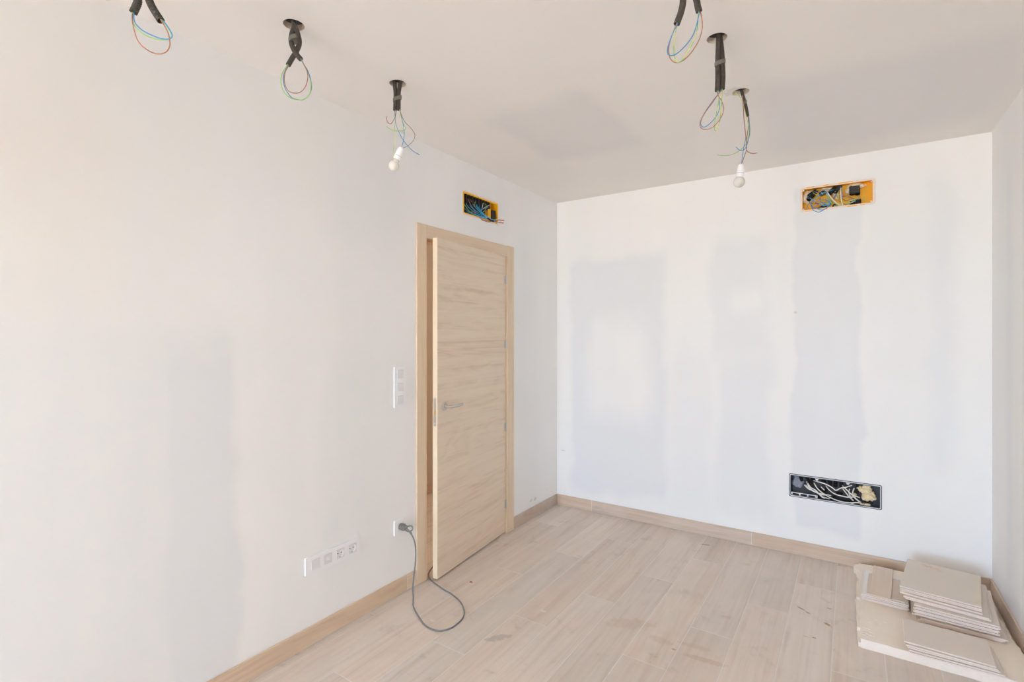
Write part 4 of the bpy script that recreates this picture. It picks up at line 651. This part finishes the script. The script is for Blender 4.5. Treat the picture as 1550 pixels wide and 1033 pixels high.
# charcoal box low on the back wall
jw = tag(empty('junction_box', (-.097, YB, .4575)), 'long charcoal flush box low on the back wall, white cables inside', 'junction box')
w, h = bW[1]-bW[0], bW[3]-bW[2]
openbox(jw, w-.001, h-.001, .060, FB, m_tray)
bm = holed(rrect(-w/2-.003, w/2+.003, -h/2-.003, h/2+.003, .010), [rrect(-w/2+.004, w/2-.004, -h/2+.004, h/2-.004, .008)], -.001, .0022, lambda u, v, t: FB(u, t, v)); obj('outer_rim', bm, m_tray, jw)
bm = holed(rrect(-w/2+.001, w/2-.001, -h/2+.001, h/2-.001, .009), [rrect(-w/2+.0055, w/2-.0055, -h/2+.0055, h/2-.0055, .006)], -.003, .0036, lambda u, v, t: FB(u, t, v)); rim = obj('inner_rim', bm, m_rim, jw)
bm = holed(rrect(-w/2+.0055, w/2-.0055, -h/2+.0055, h/2-.0055, .006), [rrect(-w/2+.010, w/2-.010, -h/2+.009, h/2-.009, .005)], -.004, .0012, lambda u, v, t: FB(u, t, v)); obj('rim_groove', bm, m_tray, jw)
for u in (-.092, .078):
    bm = bmesh.new(); prism(bm, [(u-.012, h/2-.008), (u+.012, h/2-.008), (u+.004, h/2-.022), (u-.004, h/2-.022)], -.004, .001, lambda x, y, t: FB(x, t, y)); obj('screw_lug', bm, m_rim, jw)
bm = bmesh.new(); box(bm, (-.094, -.03, -h/2+.006), (-.088, .001, -h/2+.024), .001, FB); obj('ledge_bracket', bm, m_rim, jw)
bm = holed(rect(-.240, -.095, -h/2+.004, -h/2+.026), [rect(a, a+.038, -h/2+.009, -h/2+.021) for a in (-.232, -.186, -.140)], -.010, -.002, lambda u, v, t: FB(u, t, v)); obj('slotted_ledge', bm, m_rim, jw)
bm = bmesh.new(); blob(bm, (-.203, -.044, .020), (.036, .014, .040), FB, 3, .5, 50, 2); obj('plastic_film', bm, m_film, jw)
for a, b_ in (((-.195, -.05, .068), (-.178, -.022, .030)), ((-.160, -.05, .068), (-.140, -.020, .020)), ((-.120, -.05, .070), (-.118, -.022, .015)), ((-.06, -.05, .070), (-.055, -.025, .025)), ((-.025, -.05, .070), (-.018, -.022, .028)), ((.012, -.05, .070), (.008, -.022, .020)),
              ((.040, -.05, .072), (.042, -.02, .030)), ((.128, -.04, .064), (.128, -.012, .010)), ((.10, -.045, -.05), (.086, -.004, -.026)), ((.13, -.045, -.066), (.118, -.004, -.050)), ((.158, -.04, -.052), (.160, -.006, -.048)), ((.196, -.04, -.050), (.200, -.006, -.046)),
              ((-.05, -.05, -.068), (-.055, -.02, -.050)), ((.0, -.05, -.068), (.002, -.02, -.050)), ((-.08, -.05, -.02), (-.04, -.03, -.01)), ((.02, -.05, -.03), (.045, -.03, -.02))):
    pipe(jw, a, b_, .0105, FB)
bm = bmesh.new(); rs = random.Random(5)
for i in range(9):
    blob(bm, (.165+rs.uniform(-.030, .034), -.018+rs.uniform(-.008, .006), .004+rs.uniform(-.034, .038)), (rs.uniform(.018, .028), .020, rs.uniform(.016, .026)), FB, 3, .55, 70, i)
blob(bm, (.168, -.022, -.062), (.030, .014, .010), FB, 3, .4, 60, 20); blob(bm, (.11, -.03, -.012), (.016, .014, .012), FB, 2, .4, 60, 21)
obj('foam', bm, m_foam, jw)
wires(jw, BOXW, .0036, FB)

# ---------------------------------------------------------------- cast panel on the floor, with the tile stacks
rp = random.Random(11)
def jag(p, q_, n, amp, rnd):
    out = []
    for i in range(n):
        t = i/n; dx, dy = q_[0]-p[0], q_[1]-p[1]; l = math.hypot(dx, dy); a = rnd.uniform(-amp, amp)
        out.append((p[0]+dx*t-dy/l*a, p[1]+dy*t+dx/l*a))
    return out
ox, oy = .33, 3.36
def Lc(pts): return [(x-ox, y-oy) for x, y in pts]
left = [(.036, 2.892), (.030, 2.925), (.036, 2.990), (.024, 3.000), (.022, 3.045), (.038, 3.060), (.036, 3.150), (.040, 3.158), (.038, 3.330), (.022, 3.345), (.038, 3.365), (.040, 3.56), (.030, 3.62), (.040, 3.66), (.034, 3.72), (.010, 3.770), (.020, 3.800), (.042, 3.838)]
top = jag((.036, 2.886), (.640, 2.886), 14, .003, rp) + jag((.640, 2.892), (.626, 3.30), 16, .008, rp) + jag((.626, 3.30), (.620, 3.80), 18, .008, rp) + [(.61, 3.846)] + list(reversed(left[1:]))
bm = bmesh.new(); base_ = [(x+rp.uniform(-.002, .002), y-.006 if y < 2.9 else y) for x, y in top]; prism(bm, Lc(base_), .0006, .040, None, Lc(top))
leftb = [(.026, 2.884), (.022, 2.99), (.034, 3.004), (.034, 3.02), (.024, 3.05), (.020, 3.14), (.036, 3.16), (.022, 3.18), (.020, 3.30), (.014, 3.33), (.022, 3.36), (.024, 3.58), (.034, 3.62), (.024, 3.70), (.030, 3.84)]
bot = [(.026, 2.884), (.06, 2.886)] + [(.06, 3.84)] + list(reversed(leftb[1:]))
prism(bm, Lc(bot), .0009, .022)
panel = tag(obj('cast_panel', bm, [m_slab, m_slabe], None, (ox, oy, 0)), 'broken-edged cream plaster panel lying on the floor under the tile stacks', 'panel')
for f in panel.data.polygons: f.material_index = 0 if f.normal.z > .8 else 1
bm = bmesh.new()
for i in range(10):
    blob(bm, (.045+rp.random()*.045-ox, 2.915+rp.random()*.10-oy, .0395), (.008+.010*rp.random(), .004+.006*rp.random(), .0025), None, 2, .6, 90, i)
for i in range(6): blob(bm, (.07+rp.random()*.1-ox, 3.0+rp.random()*.12-oy, .0395), (.006, .004, .002), None, 2, .6, 90, i+20)
obj('plaster_crumbs', bm, m_slabe, panel)['kind'] = 'stuff'

TH = .0088
def tile(x, y, z, ang, w, d, mats, label, group, seed, name='ceramic_tile', chip=False, th=TH):
    """x, y = front left corner; w along the front, d backwards"""
    rt = random.Random(seed); bm = bmesh.new()
    base = []
    for a, b_, n in (((0, 0), (w, 0), 9), ((w, 0), (w, d), 9), ((w, d), (0, d), 9), ((0, d), (0, 0), 9)):
        base += jag(a, b_, n, .0003, rt)
    e = .0011; cx, cy = w/2, d/2; w_, d_ = w, d
    topo = [(cx+(px-cx)*(1-2*e/w), cy+(py-cy)*(1-2*e/d)) for px, py in base]
    lo = [(cx+(px-cx)*(1-2*.0045/w), cy+(py-cy)*(1-2*.0045/d)) for px, py in base]
    prism(bm, lo, .0003, .0026, None, base)
    f_ = [f for f in bm.faces if all(v.co.z > .002 for v in f.verts)][0]; up = list(f_.verts); bm.faces.remove(f_)
    mid = [bm.verts.new((p[0], p[1], th-.0010)) for p in base]
    up = [min(up, key=lambda v: (v.co.x-p[0])**2+(v.co.y-p[1])**2) for p in base]
    for k in range(len(base)): bm.faces.new((up[k], up[(k+1) % len(base)], mid[(k+1) % len(base)], mid[k]))
    tv = [bm.verts.new((p[0], p[1], th)) for p in topo]
    for k in range(len(base)): bm.faces.new((mid[k], mid[(k+1) % len(base)], tv[(k+1) % len(base)], tv[k]))
    bm.faces.new(tv)
    o = obj(name, bm, mats, None, (x, y, z), ang)
    for f in o.data.polygons: f.material_index = 0 if abs(f.normal.z) > .9 else 1
    return tag(o, label, 'tile', group)
ORD = ['topmost', 'second from the top', 'third from the top', 'fourth from the top', 'fifth from the top', 'sixth from the top', 'seventh from the top', 'eighth from the top', 'ninth from the top', 'tenth from the top', 'eleventh from the top', 'twelfth from the top', 'thirteenth from the top', 'fourteenth from the top', 'lowest but one', 'lowest']
BM = [m_bisc, m_bisce]
# tall stack, bottom to top: front-left corner, yaw in degrees, width, depth
tall = [(.268, 3.212, -1.5, .312, .43), (.274, 3.206, -2.0, .312, .43), (.282, 3.200, -2.0, .314, .43),
        (.250, 3.216, -2.5, .310, .43), (.262, 3.202, -3.0, .306, .43), (.254, 3.208, -4.0, .308, .42), (.260, 3.200, -3.6, .306, .42), (.254, 3.206, -4.5, .310, .42), (.264, 3.196, -4.6, .304, .42), (.257, 3.198, -5.2, .308, .42),
        (.226, 3.234, -7.0, .316, .42), (.218, 3.232, -7.5, .316, .42), (.204, 3.250, -8.0, .310, .42), (.206, 3.262, -8.2, .306, .42), (.205, 3.260, -8.5, .308, .42), (.204, 3.262, -8.5, .308, .42)]
z = .0400; n = len(tall)
for i, (x, y, a, w, d) in enumerate(tall):
    r = n-1-i
    lab = 'beige ceramic tile in the tall corner stack, ' + ORD[r]
    if r == 0: lab = 'beige ceramic tile topping the tall corner stack, flaked spot at its back edge'
    t = tile(x, y, z, R(a), w, d, BM, lab, 'tiles in the tall corner stack', 100+i); z += TH
    if r == 0:
        bm = bmesh.new(); rr = random.Random(4)
        for k in range(14): blob(bm, (.075+k*.006+rr.uniform(-.004, .004), .385-k*.0028+rr.uniform(-.012, .012), TH), (.005+.006*rr.random(), .003+.003*rr.random(), .0014), None, 2, .6, 120, k)
        obj('adhesive_flake', bm, plain('tan_flake', rgb(222, 196, 162), .9, var=.15, vscale=90), t)['kind'] = 'stuff'
        bm = bmesh.new(); prism(bm, [(w-.030, .012), (w-.003, .004), (w-.003, d-.004), (w-.026, d-.004), (w-.022, .2)], TH-.0002, TH+.0004); obj('glue_stripe', bm, m_glue, t)
# low stack in front
low = [(.218, 2.866, 1.5, .318, .235), (.212, 2.868, .5, .314, .235), (.208, 2.875, 0, .306, .235), (.202, 2.874, -1, .304, .235), (.197, 2.885, -2.5, .303, .230)]
z = .0400; n = len(low)
for i, (x, y, a, w, d) in enumerate(low):
    tile(x, y, z, R(a), w, d, BM, 'short beige tile in the low front stack, ' + (ORD[n-1-i] if i else 'lowest'), 'tiles in the low front stack', 200+i); z += TH
# left stack partly under the tall one
z = .0400
for i in range(4):
    tile(.042+.004*(i % 2), 3.314-.003*((i*3) % 4), z, R(-3.5+.5*(i % 3)), .200, .345, [m_biscp, m_bisce], 'pale tile in the left stack beside the tall one, ' + ['lowest', 'third from the top', 'second from the top', 'topmost of the full-size ones'][i], 'tiles in the left stack', 300+i); z += TH
tile(.066, 3.318, z, R(-3.5), .176, .285, [m_brownt, m_bisce], 'brown wood-look tile offcut lying flat on the left stack of pale tiles', None, 310, 'tile_offcut', th=.006); z += .006
tile(.076, 3.292, z+.0005, R(-4.5), .094, .425, [m_brownt, m_brownt], 'narrow brown wood-look tile strip across the top of the left stack', None, 311, 'tile_strip', th=.009)

# ---------------------------------------------------------------- crumbs and splats on the floor
def flake(x, y, rx, ry, h, mat, name, label, cat, seed):
    rt = random.Random(seed); n = 16; poly = []
    for k in range(n):
        t = 2*PI*k/n; q2 = rt.uniform(.6, 1.15); poly.append((rx*q2*math.cos(t), ry*q2*math.sin(t)))
    bm = bmesh.new(); prism(bm, poly, 0, h, None, [(a*.8, b_*.8) for a, b_ in poly]); tag(obj(name, bm, mat, None, (x, y, .0002)), label, cat)
flake(-1.870, 2.364, .010, .006, .004, m_chip, 'crumb', 'small reddish brown crumb on the floor in front of the door', 'debris', 1)
flake(-1.362, 2.330, .020, .013, .0008, m_splat, 'plaster_splat', 'round whitish plaster splat on the floor, mid room', 'debris', 2)
flake(-1.779, 1.939, .022, .010, .0012, m_splat, 'plaster_flake', 'pale plaster flake inside the loop of the power cord', 'debris', 3)
flake(-1.30, 3.10, .018, .006, .0008, m_splat, 'plaster_splat', 'thin whitish plaster splat on the floor toward the back wall', 'debris', 4)
